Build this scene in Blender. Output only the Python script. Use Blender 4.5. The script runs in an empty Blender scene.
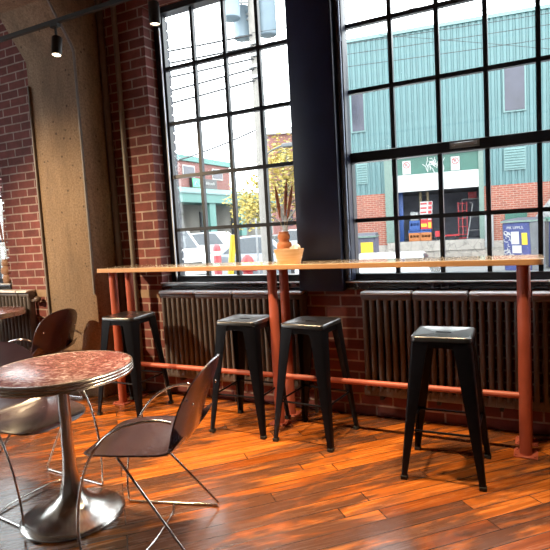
import bpy, bmesh, math, random
from mathutils import Vector, Matrix
random.seed(7)
S = bpy.context.scene
C = S.collection
PI = math.pi
STREET = -0.30

# ------------------------------------------------------------------ materials
def newmat(name):
    m = bpy.data.materials.new(name); m.use_nodes = True
    nt = m.node_tree
    return m, nt, nt.nodes['Principled BSDF']

def N(nt, typ, **kw):
    n = nt.nodes.new(typ)
    for k, v in kw.items():
        if k.startswith('i_'):
            n.inputs[k[2:].replace('_', ' ')].default_value = v
        else:
            setattr(n, k, v)
    return n

def ramp(nt, fac, stops):
    r = nt.nodes.new('ShaderNodeValToRGB')
    el = r.color_ramp.elements
    while len(el) < len(stops): el.new(0.5)
    for e, (p, c) in zip(el, stops):
        e.position = p; e.color = (*c, 1) if len(c) == 3 else c
    nt.links.new(fac, r.inputs['Fac'])
    return r

def plain(name, col, rough=.5, metal=0., var=.12, scale=14., bump=0., coat=0., spec=None, emit=None):
    """principled material with a little procedural colour variation"""
    m, nt, b = newmat(name)
    tc = N(nt, 'ShaderNodeTexCoord')
    nz = N(nt, 'ShaderNodeTexNoise', i_Scale=scale, i_Detail=4., i_Roughness=.6)
    nt.links.new(tc.outputs['Object'], nz.inputs['Vector'])
    lo = tuple(max(0, c * (1 - var)) for c in col); hi = tuple(min(1, c * (1 + var)) for c in col)
    r = ramp(nt, nz.outputs['Fac'], [(.3, lo), (.7, hi)])
    nt.links.new(r.outputs['Color'], b.inputs['Base Color'])
    rr = N(nt, 'ShaderNodeMapRange'); rr.inputs['To Min'].default_value = max(.02, rough * .85); rr.inputs['To Max'].default_value = min(1, rough * 1.15)
    nt.links.new(nz.outputs['Fac'], rr.inputs['Value']); nt.links.new(rr.outputs['Result'], b.inputs['Roughness'])
    b.inputs['Metallic'].default_value = metal
    if coat: b.inputs['Coat Weight'].default_value = coat; b.inputs['Coat Roughness'].default_value = .1
    if spec is not None: b.inputs['Specular IOR Level'].default_value = spec
    if bump:
        bp = N(nt, 'ShaderNodeBump', i_Strength=bump, i_Distance=.01)
        nt.links.new(nz.outputs['Fac'], bp.inputs['Height']); nt.links.new(bp.outputs['Normal'], b.inputs['Normal'])
    if emit:
        b.inputs['Emission Color'].default_value = (*emit[0], 1); b.inputs['Emission Strength'].default_value = emit[1]
    return m

def brickmat(name, c1, c2, mortar, bw, bh, ms=.008, rough=.85, bump=.5, stain=.35, offx=0., offy=0.):
    m, nt, b = newmat(name)
    tc = N(nt, 'ShaderNodeTexCoord')
    mp = N(nt, 'ShaderNodeMapping'); mp.inputs['Location'].default_value = (offx, offy, 0)
    nt.links.new(tc.outputs['UV'], mp.inputs['Vector'])
    # slight wobble of the courses
    nw = N(nt, 'ShaderNodeTexNoise', i_Scale=3.5, i_Detail=2.)
    nt.links.new(mp.outputs['Vector'], nw.inputs['Vector'])
    ad = N(nt, 'ShaderNodeVectorMath', operation='MULTIPLY_ADD')
    ad.inputs[1].default_value = (.012, .012, 0)
    nt.links.new(nw.outputs['Color'], ad.inputs[0]); nt.links.new(mp.outputs['Vector'], ad.inputs[2])
    br = N(nt, 'ShaderNodeTexBrick', i_Scale=1., i_Mortar_Size=ms, i_Mortar_Smooth=.25, i_Bias=0., i_Brick_Width=bw, i_Row_Height=bh)
    br.offset = .5
    br.inputs['Color1'].default_value = (*c1, 1); br.inputs['Color2'].default_value = (*c2, 1); br.inputs['Mortar'].default_value = (*mortar, 1)
    nt.links.new(ad.outputs['Vector'], br.inputs['Vector'])
    nz = N(nt, 'ShaderNodeTexNoise', i_Scale=9., i_Detail=6., i_Roughness=.7)
    nt.links.new(mp.outputs['Vector'], nz.inputs['Vector'])
    r = ramp(nt, nz.outputs['Fac'], [(.3, (1 - stain,) * 3), (.7, (1 + stain * .3,) * 3)])
    mx = N(nt, 'ShaderNodeMix', data_type='RGBA', blend_type='MULTIPLY'); mx.inputs['Factor'].default_value = 1
    nt.links.new(br.outputs['Color'], mx.inputs['A']); nt.links.new(r.outputs['Color'], mx.inputs['B'])
    nt.links.new(mx.outputs['Result'], b.inputs['Base Color'])
    b.inputs['Roughness'].default_value = rough
    inv = N(nt, 'ShaderNodeMath', operation='MULTIPLY_ADD'); inv.inputs[1].default_value = -1.; inv.inputs[2].default_value = 1.
    nt.links.new(br.outputs['Fac'], inv.inputs[0])
    a2 = N(nt, 'ShaderNodeMath', operation='MULTIPLY_ADD'); a2.inputs[1].default_value = .35
    nt.links.new(nz.outputs['Fac'], a2.inputs[0]); nt.links.new(inv.outputs[0], a2.inputs[2])
    bp = N(nt, 'ShaderNodeBump', i_Strength=bump, i_Distance=.012)
    nt.links.new(a2.outputs[0], bp.inputs['Height']); nt.links.new(bp.outputs['Normal'], b.inputs['Normal'])
    return m

def floormat():
    m, nt, b = newmat('worn_orange_floorboards')
    tc = N(nt, 'ShaderNodeTexCoord')
    mp = N(nt, 'ShaderNodeMapping'); mp.inputs['Rotation'].default_value = (0, 0, math.radians(-45.))
    nt.links.new(tc.outputs['Object'], mp.inputs['Vector'])
    br = N(nt, 'ShaderNodeTexBrick', i_Scale=1., i_Mortar_Size=.0032, i_Mortar_Smooth=.25, i_Bias=0., i_Brick_Width=1.15, i_Row_Height=.090)
    br.offset = .37; br.offset_frequency = 3; br.squash = 1.35; br.squash_frequency = 2
    br.inputs['Color1'].default_value = (0, 0, 0, 1); br.inputs['Color2'].default_value = (1, 1, 1, 1); br.inputs['Mortar'].default_value = (.5, .5, .5, 1)
    nt.links.new(mp.outputs['Vector'], br.inputs['Vector'])
    # grain stretched along the boards, shifted per board
    cx = N(nt, 'ShaderNodeVectorMath', operation='MULTIPLY_ADD')
    cx.inputs[1].default_value = (7., 3., 5.)
    mp2 = N(nt, 'ShaderNodeVectorMath', operation='MULTIPLY'); mp2.inputs[1].default_value = (2.6, 34., 1.)
    nt.links.new(mp.outputs['Vector'], mp2.inputs[0])
    nt.links.new(br.outputs['Color'], cx.inputs[0]); nt.links.new(mp2.outputs['Vector'], cx.inputs[2])
    gr = N(nt, 'ShaderNodeTexNoise', i_Scale=1., i_Detail=7., i_Roughness=.65, i_Distortion=.6)
    nt.links.new(cx.outputs['Vector'], gr.inputs['Vector'])
    # worn dark blotches, stretched a little along the boards
    mp3 = N(nt, 'ShaderNodeVectorMath', operation='MULTIPLY'); mp3.inputs[1].default_value = (.85, 3.6, 1.)
    nt.links.new(mp.outputs['Vector'], mp3.inputs[0])
    cx3 = N(nt, 'ShaderNodeVectorMath', operation='MULTIPLY_ADD'); cx3.inputs[1].default_value = (1.2, 1.2, 0)
    nt.links.new(br.outputs['Color'], cx3.inputs[0]); nt.links.new(mp3.outputs['Vector'], cx3.inputs[2])
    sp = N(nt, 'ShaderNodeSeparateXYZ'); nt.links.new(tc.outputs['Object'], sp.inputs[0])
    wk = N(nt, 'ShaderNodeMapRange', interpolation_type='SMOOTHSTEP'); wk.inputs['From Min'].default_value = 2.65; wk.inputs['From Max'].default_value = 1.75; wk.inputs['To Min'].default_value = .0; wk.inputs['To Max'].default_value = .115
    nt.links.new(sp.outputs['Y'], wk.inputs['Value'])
    bl = N(nt, 'ShaderNodeTexNoise', i_Scale=1.25, i_Detail=9., i_Roughness=.68, i_Distortion=.8)
    nt.links.new(cx3.outputs['Vector'], bl.inputs['Vector'])
    base = ramp(nt, gr.outputs['Fac'], [(.25, (.22, .050, .008)), (.5, (.49, .130, .018)), (.72, (.72, .24, .043))])
    tone = ramp(nt, br.outputs['Color'], [(0., (.42, .34, .28)), (.4, (.9, .86, .82)), (1., (1.25, 1.35, 1.45))])
    m1 = N(nt, 'ShaderNodeMix', data_type='RGBA', blend_type='MULTIPLY'); m1.inputs['Factor'].default_value = .8
    nt.links.new(base.outputs['Color'], m1.inputs['A']); nt.links.new(tone.outputs['Color'], m1.inputs['B'])
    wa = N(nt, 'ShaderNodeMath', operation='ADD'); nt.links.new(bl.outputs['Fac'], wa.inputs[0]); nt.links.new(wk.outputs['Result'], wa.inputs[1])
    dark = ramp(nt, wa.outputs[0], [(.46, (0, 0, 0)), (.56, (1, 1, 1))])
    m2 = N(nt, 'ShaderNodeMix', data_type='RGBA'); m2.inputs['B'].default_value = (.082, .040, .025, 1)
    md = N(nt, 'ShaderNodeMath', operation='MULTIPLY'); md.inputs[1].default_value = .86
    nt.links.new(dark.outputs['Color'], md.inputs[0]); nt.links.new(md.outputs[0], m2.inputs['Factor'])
    nt.links.new(m1.outputs['Result'], m2.inputs['A'])
    m3 = N(nt, 'ShaderNodeMix', data_type='RGBA'); m3.inputs['B'].default_value = (.035, .014, .008, 1)
    nt.links.new(br.outputs['Fac'], m3.inputs['Factor']); nt.links.new(m2.outputs['Result'], m3.inputs['A'])
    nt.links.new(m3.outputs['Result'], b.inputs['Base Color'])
    rg = ramp(nt, gr.outputs['Fac'], [(.3, (.20,) * 3), (.75, (.34,) * 3)])
    nt.links.new(rg.outputs['Color'], b.inputs['Roughness'])
    b.inputs['Specular IOR Level'].default_value = .5; b.inputs['Coat Weight'].default_value = .5; b.inputs['Coat Roughness'].default_value = .16
    h1 = N(nt, 'ShaderNodeMath', operation='MULTIPLY_ADD'); h1.inputs[1].default_value = -1.4
    nt.links.new(br.outputs['Fac'], h1.inputs[0]); nt.links.new(gr.outputs['Fac'], h1.inputs[2])
    bp = N(nt, 'ShaderNodeBump', i_Strength=.3, i_Distance=.004)
    nt.links.new(h1.outputs[0], bp.inputs['Height']); nt.links.new(bp.outputs['Normal'], b.inputs['Normal'])
    return m

def concretemat():
    m, nt, b = newmat('board_marked_concrete')
    tc = N(nt, 'ShaderNodeTexCoord')
    nz = N(nt, 'ShaderNodeTexNoise', i_Scale=5., i_Detail=9., i_Roughness=.72)
    st = N(nt, 'ShaderNodeVectorMath', operation='MULTIPLY'); st.inputs[1].default_value = (1., 1., .22)
    nt.links.new(tc.outputs['Object'], st.inputs[0]); nt.links.new(st.outputs['Vector'], nz.inputs['Vector'])
    fine = N(nt, 'ShaderNodeTexNoise', i_Scale=60., i_Detail=4., i_Roughness=.7)
    nt.links.new(tc.outputs['Object'], fine.inputs['Vector'])
    base = ramp(nt, nz.outputs['Fac'], [(.25, (.15, .105, .07)), (.5, (.27, .19, .125)), (.75, (.38, .28, .19))])
    fr = ramp(nt, fine.outputs['Fac'], [(.3, (.6,) * 3), (.58, (1.08,) * 3)])
    mx = N(nt, 'ShaderNodeMix', data_type='RGBA', blend_type='MULTIPLY'); mx.inputs['Factor'].default_value = 1
    nt.links.new(base.outputs['Color'], mx.inputs['A']); nt.links.new(fr.outputs['Color'], mx.inputs['B'])
    # scattered air holes
    vo = N(nt, 'ShaderNodeTexVoronoi', i_Scale=11.); nt.links.new(tc.outputs['Object'], vo.inputs['Vector'])
    hol = ramp(nt, vo.outputs['Distance'], [(.08, (1, 1, 1)), (.14, (0, 0, 0))])
    hn = N(nt, 'ShaderNodeMath', operation='MULTIPLY'); hn.inputs[1].default_value = .75
    nt.links.new(hol.outputs['Color'], hn.inputs[0])
    m2 = N(nt, 'ShaderNodeMix', data_type='RGBA'); m2.inputs['B'].default_value = (.05, .035, .025, 1)
    nt.links.new(hn.outputs[0], m2.inputs['Factor']); nt.links.new(mx.outputs['Result'], m2.inputs['A'])
    nt.links.new(m2.outputs['Result'], b.inputs['Base Color'])
    b.inputs['Roughness'].default_value = .9
    bp = N(nt, 'ShaderNodeBump', i_Strength=.55, i_Distance=.015)
    nt.links.new(fine.outputs['Fac'], bp.inputs['Height']); nt.links.new(bp.outputs['Normal'], b.inputs['Normal'])
    return m

def marblemat():
    m, nt, b = newmat('maroon_marbled_laminate')
    tc = N(nt, 'ShaderNodeTexCoord')
    nz = N(nt, 'ShaderNodeTexNoise', i_Scale=22., i_Detail=10., i_Roughness=.78, i_Distortion=1.2)
    nt.links.new(tc.outputs['Object'], nz.inputs['Vector'])
    r = ramp(nt, nz.outputs['Fac'], [(.36, (.10, .026, .026)), (.50, (.19, .058, .052)), (.57, (.36, .19, .17)), (.66, (.66, .54, .51))])
    nt.links.new(r.outputs['Color'], b.inputs['Base Color'])
    b.inputs['Roughness'].default_value = .27
    b.inputs['Specular IOR Level'].default_value = .7
    return m

def woodmat(name, lo, hi, axis=(3., 40., 40.), rough=.4):
    m, nt, b = newmat(name)
    tc = N(nt, 'ShaderNodeTexCoord')
    v = N(nt, 'ShaderNodeVectorMath', operation='MULTIPLY'); v.inputs[1].default_value = axis
    nt.links.new(tc.outputs['Object'], v.inputs[0])
    nz = N(nt, 'ShaderNodeTexNoise', i_Scale=1., i_Detail=6., i_Roughness=.6, i_Distortion=.5)
    nt.links.new(v.outputs['Vector'], nz.inputs['Vector'])
    r = ramp(nt, nz.outputs['Fac'], [(.3, lo), (.7, hi)])
    nt.links.new(r.outputs['Color'], b.inputs['Base Color'])
    b.inputs['Roughness'].default_value = rough
    return m

def stonemat():
    m, nt, b = newmat('painted_rubble_stone')
    tc = N(nt, 'ShaderNodeTexCoord')
    vo = N(nt, 'ShaderNodeTexVoronoi', feature='DISTANCE_TO_EDGE', i_Scale=2.6)
    nw = N(nt, 'ShaderNodeTexNoise', i_Scale=4., i_Detail=4.)
    nt.links.new(tc.outputs['Object'], nw.inputs['Vector'])
    ad = N(nt, 'ShaderNodeVectorMath', operation='MULTIPLY_ADD'); ad.inputs[1].default_value = (.35, .35, .35)
    nt.links.new(nw.outputs['Color'], ad.inputs[0]); nt.links.new(tc.outputs['Object'], ad.inputs[2])
    nt.links.new(ad.outputs['Vector'], vo.inputs['Vector'])
    r = ramp(nt, vo.outputs['Distance'], [(.0, (.14, .13, .12)), (.035, (.27, .25, .225))])
    r2 = ramp(nt, nw.outputs['Fac'], [(.3, (.75,) * 3), (.7, (1.1,) * 3)])
    mx = N(nt, 'ShaderNodeMix', data_type='RGBA', blend_type='MULTIPLY'); mx.inputs['Factor'].default_value = 1
    nt.links.new(r.outputs['Color'], mx.inputs['A']); nt.links.new(r2.outputs['Color'], mx.inputs['B'])
    nt.links.new(mx.outputs['Result'], b.inputs['Base Color'])
    b.inputs['Roughness'].default_value = .9
    return m

def glassmat(name, tint=(.97, .985, .98), gl=.05):
    m, nt, b = newmat(name); nt.nodes.remove(b)
    out = nt.nodes['Material Output']
    t = N(nt, 'ShaderNodeBsdfTransparent'); t.inputs['Color'].default_value = (*tint, 1)
    g = N(nt, 'ShaderNodeBsdfGlossy'); g.inputs['Roughness'].default_value = .03
    # Schlick reflectance from |N.I| so both faces of the pane behave alike
    ge = N(nt, 'ShaderNodeNewGeometry')
    dt = N(nt, 'ShaderNodeVectorMath', operation='DOT_PRODUCT'); nt.links.new(ge.outputs['Normal'], dt.inputs[0]); nt.links.new(ge.outputs['Incoming'], dt.inputs[1])
    ab = N(nt, 'ShaderNodeMath', operation='ABSOLUTE'); nt.links.new(dt.outputs['Value'], ab.inputs[0])
    om = N(nt, 'ShaderNodeMath', operation='SUBTRACT'); om.inputs[0].default_value = 1.; nt.links.new(ab.outputs[0], om.inputs[1])
    pw = N(nt, 'ShaderNodeMath', operation='POWER'); pw.inputs[1].default_value = 5.; nt.links.new(om.outputs[0], pw.inputs[0])
    ms = N(nt, 'ShaderNodeMath', operation='MULTIPLY_ADD'); ms.inputs[1].default_value = .95; ms.inputs[2].default_value = .035
    nt.links.new(pw.outputs[0], ms.inputs[0])
    mx = N(nt, 'ShaderNodeMixShader')
    nt.links.new(ms.outputs[0], mx.inputs['Fac']); nt.links.new(t.outputs[0], mx.inputs[1]); nt.links.new(g.outputs[0], mx.inputs[2])
    nt.links.new(mx.outputs[0], out.inputs['Surface'])
    return m

def leafmat():
    m, nt, b = newmat('yellow_autumn_leaves')
    oi = N(nt, 'ShaderNodeTexCoord')
    nz = N(nt, 'ShaderNodeTexNoise', i_Scale=2.2, i_Detail=5.)
    nt.links.new(oi.outputs['Object'], nz.inputs['Vector'])
    r = ramp(nt, nz.outputs['Fac'], [(.3, (.21, .23, .07)), (.5, (.40, .31, .075)), (.7, (.47, .37, .11))])
    nt.links.new(r.outputs['Color'], b.inputs['Base Color']); b.inputs['Roughness'].default_value = .7
    b.inputs['Transmission Weight'].default_value = 0
    return m

M = {}
M['brick'] = brickmat('dark_red_brick', (.24, .068, .060), (.165, .048, .047), (.42, .32, .285), .235, .079, .0075, stain=.4)
M['brick_out'] = brickmat('grey_painted_brick', (.13, .137, .16), (.11, .117, .137), (.12, .122, .138), .235, .079, .008)
M['brick_street'] = brickmat('orange_red_street_brick', (.25, .070, .043), (.19, .052, .034), (.28, .20, .16), .22, .075, .010, stain=.25)
M['brick_far'] = brickmat('pink_red_brick', (.21, .075, .066), (.185, .064, .058), (.22, .155, .14), .3, .1, .012, stain=.2)
M['floor'] = floormat()
M['concrete'] = concretemat()
M['marble'] = marblemat()
M['birch'] = woodmat('birch_table_top', (.60, .45, .30), (.72, .57, .41), (2.2, 30., 30.), .16)
M['birch'].node_tree.nodes['Principled BSDF'].inputs['Coat Weight'].default_value = .7
M['birch_edge'] = woodmat('birch_ply_edge', (.44, .23, .10), (.58, .33, .16), (3., 20., 160.), .45)
M['bowlwood'] = woodmat('light_bent_wood', (.62, .38, .19), (.78, .55, .33), (8., 8., 70.), .5)
M['stone'] = stonemat()
M['glass'] = glassmat('clear_glass')
M['navy'] = plain('navy_black_paint', (.008, .0135, .048), .42, 0, .2, 5., .05)
M['frame'] = plain('black_window_steel', (.013, .016, .024), .35, 0, .2, 8.)
M['sill'] = plain('black_sill_paint', (.018, .020, .026), .2, 0, .2, 8., 0, 0, .8)
M['cap'] = plain('painted_sky_glare', (.80, .81, .83), .4, 0, .04, 8.)  # pale tone painted in for skylight on radiator tops and sill edges
M['frame_highlight'] = plain('painted_frame_highlight', (.50, .55, .62), .35, 0, .1, 8.)  # pale colour of a reflected highlight on the window frame
M['stool'] = plain('gloss_black_steel', (.003, .0035, .006), .36, 0, .2, 3., 0, 0, .18)
M['stool_seat'] = plain('gloss_black_seat', (.008, .009, .012), .30, 0, .2, 3., 0, .9, .9)
M['stool_seat'].node_tree.nodes['Principled BSDF'].inputs['Coat Roughness'].default_value = .28
M['rubber'] = plain('black_rubber', (.012, .012, .012), .75)
M['copper'] = plain('salmon_pink_paint', (.43, .105, .065), .42, 0, .12, 6., .02)
M['radiator'] = plain('brown_radiator_paint', (.125, .113, .112), .38, 0, .15, 10., .05)
M['chrome'] = plain('polished_chrome', (.78, .77, .75), .12, 1., .06, 10.)
M['steel'] = plain('brushed_steel', (.62, .60, .57), .24, 1., .12, 22., .05)
M['shell'] = plain('maroon_brown_plastic', (.052, .031, .042), .26, 0, .12, 9., .0)
M['shell'].node_tree.nodes['Principled BSDF'].inputs['Coat Weight'].default_value = .6
M['shell'].node_tree.nodes['Principled BSDF'].inputs['Coat Roughness'].default_value = .2
M['shell_rim'] = plain('dark_brown_rim', (.02, .011, .011), .4)
M['black'] = plain('matt_black_metal', (.012, .012, .013), .45, 0, .15)
M['lens'] = plain('lit_lamp_lens', (.9, .85, .75), .4, emit=((1., .80, .55), 4.))
M['conduit'] = plain('painted_conduit', (.19, .175, .165), .45, 0, .15)
M['conduit_brown'] = plain('brown_painted_pipe', (.115, .085, .072), .5, 0, .15)
M['conduit_navy'] = plain('navy_painted_pipe', (.10, .13, .20), .25, .3, .15)
M['plaster'] = plain('smeared_tan_mortar', (.34, .24, .165), .9, 0, .2, 12., .2)
M['ceiling'] = M['concrete']
M['wall_plain'] = plain('off_white_wall_paint', (.42, .40, .38), .8, 0, .06, 3.)
M['terra'] = plain('terracotta_glaze', (.66, .25, .105), .42, 0, .12, 20.)
M['tan_vase'] = plain('tan_clay', (.50, .30, .20), .6, 0, .1, 20.)
M['grass'] = plain('dried_red_plume', (.50, .24, .17), .9, 0, .3, 80.)
M['stem'] = plain('dried_straw_stem', (.46, .36, .22), .8)
M['paper'] = plain('white_paper', (.86, .84, .80), .8, 0, .03)
M['teal'] = plain('teal_metal_cladding', (.062, .130, .137), .45, 0, .07, 1.4)
M['teal_trim'] = plain('pale_teal_trim', (0.115, 0.2, 0.2), .5, 0, .06)
M['green'] = plain('bottle_green_paint', (0.022, 0.085, 0.066), .5, 0, .15, 3.)
M['green_frame'] = plain('grey_green_frame', (0.095, 0.145, 0.125), .5, 0, .1)
M['white'] = plain('white_panel', (0.37, 0.375, 0.37), .6, 0, .04, 2.)
M['dockdark'] = plain('dim_dock_interior', (.22, .235, .28), .8, 0, .3, 1.5)
M['winblue'] = plain('dark_blue_window', (0.03, 0.032, 0.05), .2, 0, .3, 2.)
M['redpaint'] = plain('bright_red_paint', (0.32, 0.018, 0.024), .45)
M['pinkred'] = plain('faded_red_paint', (0.3, 0.05, 0.06), .5)
M['yellow'] = plain('yellow_paint', (0.46, 0.33, 0.02), .5)
M['orange'] = plain('orange_plastic', (0.32, 0.11, 0.03), .5)
M['bluebin'] = plain('blue_bin_paint', (0.025, 0.036, 0.135), .5, 0, .3, 5.)
M['blueplastic'] = plain('blue_plastic', (0.016, 0.055, 0.2), .45)
M['greybin'] = plain('grey_steel_side', (0.075, 0.08, 0.085), .55, 0, .25, 4.)
M['darklid'] = plain('dark_grey_lid', (0.045, 0.045, 0.06), .55, 0, .2)
M['purplebin'] = plain('slate_purple_bin', (0.07, 0.07, 0.105), .55, 0, .25, 4.)
M['lightgrey'] = plain('light_grey_metal', (0.23, 0.24, 0.245), .4, .2, .1)
M['tanpost'] = plain('tan_cardboard', (0.3, 0.24, 0.15), .8)
M['asphalt'] = plain('pale_wet_asphalt', (0.16, 0.165, 0.17), .85, 0, .15, .8)
M['pole'] = plain('weathered_pole_wood', (0.19, 0.18, 0.165), .85, 0, .15, 4., .1)
M['transformer'] = plain('pale_blue_grey_tank', (0.155, 0.21, 0.25), .5, 0, .06, 3.)
M['wire'] = plain('black_cable', (0.03, 0.032, 0.035), .8)
M['pharmteal'] = plain('aqua_canopy', (0.075, 0.19, 0.17), .6, 0, .06, 1.)
M['beige'] = plain('beige_stucco', (0.19, 0.18, 0.16), .8, 0, .08, 1.)
M['signblack'] = plain('black_sign_face', (.02, .022, .022), .4)
M['signgreen'] = plain('bright_green_sign', (.06, .62, .24), .4)
M['carwhite'] = plain('white_car_paint', (0.5, 0.505, 0.51), .3, 0, .02, 2., 0, .5)
M['carsilver'] = plain('silver_car_paint', (0.28, 0.29, 0.3), .3, .35, .04, 2., 0, .4)
M['cargrey'] = plain('blue_grey_car_paint', (0.2, 0.22, 0.25), .3, .3, .04, 2., 0, .4)
M['carglass'] = plain('dark_car_glass', (.045, .055, .065), .12)
M['tyre'] = plain('black_tyre', (.02, .02, .022), .8)
M['lamp'] = plain('car_lamp', (.55, .57, .6), .2)
M['leaf'] = leafmat()
M['bark'] = plain('grey_bark', (.20, .17, .14), .9, 0, .25, 12.)

# ------------------------------------------------------------------ mesh helpers
def tag(o, label=None, cat=None, group=None, kind=None):
    if label: o['label'] = label
    if cat: o['category'] = cat
    if group: o['group'] = group
    if kind: o['kind'] = kind
    return o

def empty(name, loc=(0, 0, 0), rz=0., label=None, cat=None, group=None, kind=None, parent=None):
    o = bpy.data.objects.new(name, None); C.objects.link(o)
    o.location = loc; o.rotation_euler = (0, 0, rz); o.empty_display_size = .1
    if parent: o.parent = parent
    return tag(o, label, cat, group, kind)

def link(name, me, parent=None):
    o = bpy.data.objects.new(name, me); C.objects.link(o)
    if parent: o.parent = parent
    return o

class MB:
    def __init__(s): s.bm = bmesh.new(); s.mats = []
    def _idx(s, m):
        if m is None: return 0
        if m not in s.mats: s.mats.append(m)
        return s.mats.index(m)
    def hexa(s, p, m=None):
        """8 points: bottom ring then top ring, both counter-clockwise from above"""
        v = [s.bm.verts.new(q) for q in p]; i = s._idx(m)
        for f in ((3, 2, 1, 0), (4, 5, 6, 7), (0, 1, 5, 4), (1, 2, 6, 5), (2, 3, 7, 6), (3, 0, 4, 7)):
            s.bm.faces.new([v[k] for k in f]).material_index = i
        return s
    def box(s, x0, x1, y0, y1, z0, z1, m=None):
        return s.hexa([(x0, y0, z0), (x1, y0, z0), (x1, y1, z0), (x0, y1, z0), (x0, y0, z1), (x1, y0, z1), (x1, y1, z1), (x0, y1, z1)], m)
    def obox(s, c, sx, sy, sz, R=None, m=None):
        c = Vector(c); R = R or Matrix.Identity(3)
        P = []
        for z in (-1, 1):
            for x, y in ((-1, -1), (1, -1), (1, 1), (-1, 1)):
                P.append(c + R @ Vector((x * sx / 2, y * sy / 2, z * sz / 2)))
        return s.hexa(P, m)
    def prism(s, poly, a, b, axis='z', m=None):
        """poly in the plane normal to axis, extruded a..b; x: (y,z)  y: (x,z)  z: (x,y)"""
        def P(u, v, w): return {'z': (u, v, w), 'y': (u, w, v), 'x': (w, u, v)}[axis]
        A = [s.bm.verts.new(P(u, v, a)) for u, v in poly]; B = [s.bm.verts.new(P(u, v, b)) for u, v in poly]
        i = s._idx(m); n = len(poly)
        s.bm.faces.new(A[::-1]).material_index = i; s.bm.faces.new(B).material_index = i
        for k in range(n):
            s.bm.faces.new([A[k], A[(k + 1) % n], B[(k + 1) % n], B[k]]).material_index = i
        return s
    def loft(s, rings, cap=True, m=None, closed=False):
        R = [[s.bm.verts.new(p) for p in r] for r in rings]; i = s._idx(m); n = len(R[0])
        pairs = list(zip(R, R[1:])) + ([(R[-1], R[0])] if closed else [])
        for a, b in pairs:
            for k in range(n):
                s.bm.faces.new([a[k], a[(k + 1) % n], b[(k + 1) % n], b[k]]).material_index = i
        if cap and not closed:
            s.bm.faces.new(R[0][::-1]).material_index = i; s.bm.faces.new(R[-1]).material_index = i
        return s
    def tube(s, pts, r, n=10, m=None, closed=False):
        pts = [Vector(p) for p in pts]; rings = []
        L = len(pts); rr = r if isinstance(r, (list, tuple)) else [r] * L
        up = None
        for k, p in enumerate(pts):
            a = pts[k - 1] if (k or closed) else p; b = pts[(k + 1) % L] if (k < L - 1 or closed) else p
            t = (b - a).normalized()
            if up is None:
                up = Vector((0, 0, 1)) if abs(t.z) < .9 else Vector((1, 0, 0))
            u = (up - t * up.dot(t)).normalized(); w = t.cross(u); up = u
            rings.append([p + (u * math.cos(2 * PI * j / n) + w * math.sin(2 * PI * j / n)) * rr[k] for j in range(n)])
        return s.loft(rings, True, m, closed)
    def lathe(s, prof, c=(0, 0, 0), n=32, m=None):
        c = Vector(c); rings = []
        for r, z in prof:
            rings.append([c + Vector((max(r, 1e-4) * math.cos(2 * PI * j / n), max(r, 1e-4) * math.sin(2 * PI * j / n), z)) for j in range(n)])
        return s.loft(rings, True, m)
    def ball(s, c, rx, ry, rz, n=16, k=10, m=None):
        rings = []
        for a in range(k + 1):
            t = -PI / 2 + PI * a / k
            rr = max(math.cos(t), .01)
            rings.append([Vector(c) + Vector((rx * rr * math.cos(2 * PI * j / n), ry * rr * math.sin(2 * PI * j / n), rz * math.sin(t))) for j in range(n)])
        return s.loft(rings, True, m)
    def build(s, name, mat, parent=None, bevel=0., seg=2, angle=38.):
        bm = s.bm
        bmesh.ops.recalc_face_normals(bm, faces=bm.faces[:])
        if bevel:
            es = [e for e in bm.edges if len(e.link_faces) == 2 and e.calc_face_angle(0) > math.radians(50)]
            bmesh.ops.bevel(bm, geom=es, offset=bevel, segments=seg, affect='EDGES', clamp_overlap=True, profile=.5)
        uv = bm.loops.layers.uv.new('UVMap')
        for f in bm.faces:
            f.smooth = True; nn = f.normal
            ax = max(range(3), key=lambda i: abs(nn[i]))
            for l in f.loops:
                p = l.vert.co
                l[uv].uv = (p.y, p.z) if ax == 0 else ((p.x, p.z) if ax == 1 else (p.x, p.y))
        for e in bm.edges:
            e.smooth = len(e.link_faces) == 2 and e.calc_face_angle(0) < math.radians(angle)
        me = bpy.data.meshes.new(name); bm.to_mesh(me); bm.free()
        ms = s.mats if s.mats else [mat]
        for q in ms: me.materials.append(q)
        return link(name, me, parent)

def copy_tree(o, parent=None):
    c = o.copy(); C.objects.link(c)
    if parent: c.parent = parent
    for ch in [x for x in C.objects if x.parent == o]: copy_tree(ch, c)
    return c

def smooth_path(pts, k=6):
    P = [Vector(p) for p in pts]; out = []
    for i in range(len(P) - 1):
        p0 = P[max(i - 1, 0)]; p1 = P[i]; p2 = P[i + 1]; p3 = P[min(i + 2, len(P) - 1)]
        for j in range(k):
            t = j / k
            out.append(.5 * ((2 * p1) + (p2 - p0) * t + (2 * p0 - 5 * p1 + 4 * p2 - p3) * t * t + (3 * p1 - p0 - 3 * p2 + p3) * t ** 3))
    out.append(P[-1]); return out

def fillet(pts, r=.03, k=5):
    P = [Vector(p) for p in pts]; out = [P[0]]
    for i in range(1, len(P) - 1):
        a = (P[i - 1] - P[i]); b = (P[i + 1] - P[i]); d = min(r, a.length * .45, b.length * .45)
        A = P[i] + a.normalized() * d; B = P[i] + b.normalized() * d
        for j in range(k + 1):
            t = j / k; out.append(A * (1 - t) ** 2 + P[i] * 2 * t * (1 - t) + B * t * t)
    out.append(P[-1]); return out

def text_mesh(name, body, size, mat, parent, loc, rot, depth=.004):
    cu = bpy.data.curves.new(name, 'FONT'); cu.body = body; cu.size = size; cu.extrude = depth; cu.align_x = 'LEFT'
    tmp = bpy.data.objects.new(name, cu); C.objects.link(tmp)
    me = bpy.data.meshes.new_from_object(tmp.evaluated_get(bpy.context.evaluated_depsgraph_get()))
    bpy.data.objects.remove(tmp); me.materials.clear(); me.materials.append(mat)
    o = link(name, me, parent); o.location = loc; o.rotation_euler = rot
    return o

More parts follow.
